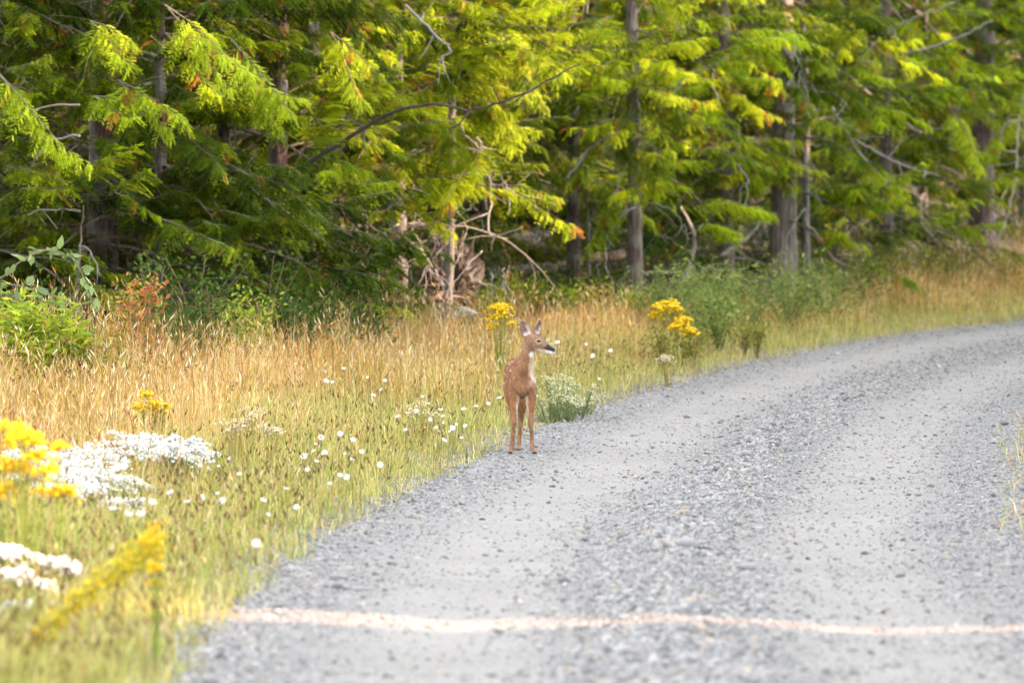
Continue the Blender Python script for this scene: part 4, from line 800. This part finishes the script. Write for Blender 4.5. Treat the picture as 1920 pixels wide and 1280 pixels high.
    blend((.86, .84, .80), ball((.082, -.035, .700), (.042, .05, .030), .5))          # throat patch
    blend((.78, .68, .56), np.clip(no[:, 0] * 1.3 - .35, 0, 1) * np.clip((z - .46) / .06, 0, 1) * (z < .70) * (x > .05) * (y < .08))   # rim light on the neck's right side, painted into the coat colour
    d = np.array([.88, -.43, -.22]); d /= np.linalg.norm(d); lat = np.cross(d, [0, 0, 1.]); lat /= np.linalg.norm(lat); o0 = np.array([.055, -.002, .795]); rel = co - o0; a = rel @ d; l = rel @ lat; up = np.cross(lat, d); hgt = rel @ up
    face = hd & (a > .02)
    blend((.13, .085, .06), face * np.clip(1 - abs(l - .005) / .014, 0, 1) * np.clip((hgt - .02) / .012, 0, 1) * (a > .04) * .9)   # dark line down the forehead and nose
    blend((.10, .07, .06), face * np.clip((a - .125) / .03, 0, 1) * np.clip((hgt + .002) / .014, 0, 1) * .7)
    EY = np.array([.122, -.086, .795])
    blend((.55, .46, .37), ball(EY, (.030, .04, .022), .7) * .8); blend((.05, .035, .03), ball(EY + [.002, 0, .001], (.019, .03, .0115), .5))
    blend((.62, .54, .46), face * np.clip((a - .07) / .03, 0, 1) * np.clip((-hgt - .024) / .01, 0, 1) * (a < .165))   # pale chin and lower jaw
    blend((.02, .018, .018), face * np.clip((a - .152) / .008, 0, 1) * np.clip((hgt + .026) / .006, 0, 1)); blend((.03, .025, .025), face * np.clip((a - .135) / .008, 0, 1) * np.clip(1 - abs(hgt + .012) / .010, 0, 1) * np.clip(l / .01, 0, 1))
    blend((.75, .72, .68), face * np.clip((a - .15) / .01, 0, 1) * np.clip((-hgt - .024) / .006, 0, 1))
    # ears
    for b, tp, fc, wd, cp in (E1, E2):
        b = np.array(b); tp = np.array(tp); ax = tp - b; L = np.linalg.norm(ax); ax /= L; fcv = np.array(fc, float); fcv -= ax * (fcv @ ax); fcv /= np.linalg.norm(fcv); rel = co - b; t_ = rel @ ax / L; dist = np.linalg.norm(rel - np.outer(rel @ ax, ax), axis=1)
        on = (t_ > .18) & (t_ < 1.15) & (dist < .045) & (z > .83); inn = np.clip(no @ fcv * 1.6, 0, 1); sdv = np.cross(ax, fcv); sdist = np.abs(rel @ sdv)
        blend((.36, .25, .17), on * 1.0); blend((.22, .14, .12), on * inn); blend((.66, .60, .58), on * inn * np.clip((.42 - t_) / .18, 0, 1)); blend((.60, .54, .50), on * inn * np.clip((rel @ sdv) / .02 - .35, 0, 1) * np.clip((.75 - t_) / .2, 0, 1))
        blend((.10, .07, .06), on * np.clip((sdist - .026) / .008, 0, 1) * .6); blend((.7, .66, .6), on * np.clip((t_ - .93) / .05, 0, 1) * .6)
    nb = (noise2(x * 90 + z * 30, z * 45 + y * 60) + .6 * noise2(x * 200, z * 110 + y * 180)); col *= (1 + .5 * nb)[:, None] * (1 + r.normal(0, .05, (n, 1)))
    col = np.clip(col, .005, 1) ** 1.2 * 1.0
    at = me.attributes.new('Col', 'FLOAT_COLOR', 'POINT'); c4 = np.ones((n, 4), np.float32); c4[:, :3] = np.clip(col, .01, .9); at.data.foreach_set('color', c4.ravel())
    mt, t, N, L_, oo = newmat('fur'); a_ = N('ShaderNodeAttribute'); a_.attribute_name = 'Col'; b_ = N('ShaderNodeBsdfPrincipled'); b_.inputs['Roughness'].default_value = .75; b_.inputs['Specular IOR Level'].default_value = .2
    b_.inputs['Sheen Weight'].default_value = .25; L_(a_.outputs['Color'], b_.inputs['Base Color']); tc = N('ShaderNodeTexCoord'); mp = N('ShaderNodeMapping'); mp.inputs['Scale'].default_value = (260, 260, 60); L_(tc.outputs['Object'], mp.inputs[0]); nz = N('ShaderNodeTexNoise'); L_(mp.outputs[0], nz.inputs['Vector'])
    bp = N('ShaderNodeBump'); bp.inputs['Distance'].default_value = .004; bp.inputs['Strength'].default_value = .6; L_(nz.outputs['Fac'], bp.inputs['Height']); L_(bp.outputs[0], b_.inputs['Normal']); L_(b_.outputs[0], oo.inputs[0])
    me.materials.clear(); me.materials.append(mt); me.name = 'fawn'
    me.polygons.foreach_set('use_smooth', np.ones(len(me.polygons), bool))
    Xf, Yf = TX(977, 39.9), 39.9; s = np.interp(Yf, path[:, 1], ss); zf = max(float(road_z_at(lateral([Xf], [Yf])[0], s, Yf)), gz(Xf, Yf))
    ob = link('fawn', me, None, (Xf, Yf, zf - .004)); tag(ob, 'spotted brown fawn standing at the gravel edge, head turned to the right', 'deer')
    nf = 22000; k = r.randint(0, n, nf); k = k[(z[k] > .04) & ~((a[k] > .13) & face[k])]; nf = len(k)
    fd = no[k] * .55 + np.array([0, .25, -.75]) * np.where(z[k] > .02, 1, 0)[:, None] + r.normal(0, .25, (nf, 3)); fd -= no[k] * np.minimum(0, (fd * no[k]).sum(1) - .25)[:, None]; fd /= np.linalg.norm(fd, axis=1)[:, None]
    ln = (.012 * r.uniform(.6, 1.3, nf) * np.where(z[k] > .7, .6, 1) * np.where(z[k] < .3, .6, 1))[:, None]; sd = np.cross(fd, r.normal(0, 1, (nf, 3))); sd /= np.linalg.norm(sd, axis=1)[:, None]
    fv = np.stack([co[k] - sd * .0011, co[k] + sd * .0011, co[k] + fd * ln], 1).reshape(-1, 3); fc_ = np.repeat(np.clip(col[k] * (1 + r.normal(0, .25, (nf, 1))), .01, .9), 3, 0)
    tag(link('coat_hair', mesh_np('coat_hair', fv, np.arange(nf * 3).reshape(-1, 3), fc_, (mt,)), ob), kind='stuff')
    me2, t2, N2, L2, o2 = newmat('eye'); b2 = N2('ShaderNodeBsdfPrincipled'); b2.inputs['Base Color'].default_value = (.012, .009, .008, 1); b2.inputs['Roughness'].default_value = .12; L2(b2.outputs[0], o2.inputs[0])
    for sg, e in ((1, EY + np.array([.003, .008, 0])), (-1, np.array([.158, -.012, .794]))):
        bm = bmesh.new(); bmesh.ops.create_uvsphere(bm, u_segments=16, v_segments=10, radius=.0125); mm = bpy.data.meshes.new('eye'); bm.to_mesh(mm); bm.free(); mm.materials.append(me2); mm.polygons.foreach_set('use_smooth', np.ones(len(mm.polygons), bool))
        eo = link('eye', mm, ob, tuple(e)); eo.scale = (1.25, .9, .8)
fawn()

# ------------------------------------------------------------------ the stand of firs beyond the right of the road that shades the place
def fir_stand():
    g = Geo(); r = np.random.RandomState(11)
    tanE = math.tan(R(SUN_EL)); tl = -SD[1] / SD[0]                      # toward the sun: y falls by tl per metre of x
    rad = lambda z, h: 2.7 * max(0, 1 - z / h) ** .55 + .05
    trees = []
    for X in (18.0, 21.5):
        gap = 23.6 - tl * (X - .6); zc = (X - .6) * tanE; h = 13.5; rc = rad(zc, h) * .93
        lo = gap - .40 - rc; hi = gap + .40 + rc
        y = lo; 
        while y > 2: trees.append((X, y, h if y == lo else r.uniform(10, 14.5))); y -= r.uniform(2.0, 2.5)
        y = hi
        while y < 82: trees.append((X, y, h if y == hi else (r.uniform(11.5, 14.5) if y < 52 else r.uniform(8.4, 12.0)))); y += r.uniform(2.0, 2.6)
    for X, Y, h in trees:
        z0 = gz(X, Y); tube(g, [(X, Y, z0 - .2), (X, Y, z0 + h * .5), (X, Y, z0 + h)], .22, .03, 7, (.12, .09, .07), 6)
        z = .8
        while z < h - .1:
            k = 18; ro = rad(z, h); a = np.arange(k) * 2 * np.pi / k + r.rand(); rr = ro * np.where(np.arange(k) % 2, .88, 1.04) * r.uniform(.93, 1.07, k); dz = .28 * ro + .35
            v = np.vstack([np.stack([X + np.cos(a) * rr, Y + np.sin(a) * rr, np.full(k, z0 + z - .12 * ro)], 1), np.stack([X + np.cos(a) * rr * .35, Y + np.sin(a) * rr * .35, np.full(k, z0 + z + dz)], 1), [[X, Y, z0 + min(z + dz * 1.3, h)]]])
            i = np.arange(k); j = (i + 1) % k
            g.add(v, np.vstack([np.stack([i, j, j + k], 1), np.stack([i, j + k, i + k], 1), np.stack([i + k, j + k, np.full(k, 2 * k)], 1)]), np.array([.05, .09, .025]) * r.uniform(.7, 1.3)); z += .42
    tag(link('fir_stand', g.mesh('fir_stand', M_leaf)), 'dense stand of firs across the road that shades the verge', 'woodland', None, 'stuff')
fir_stand()
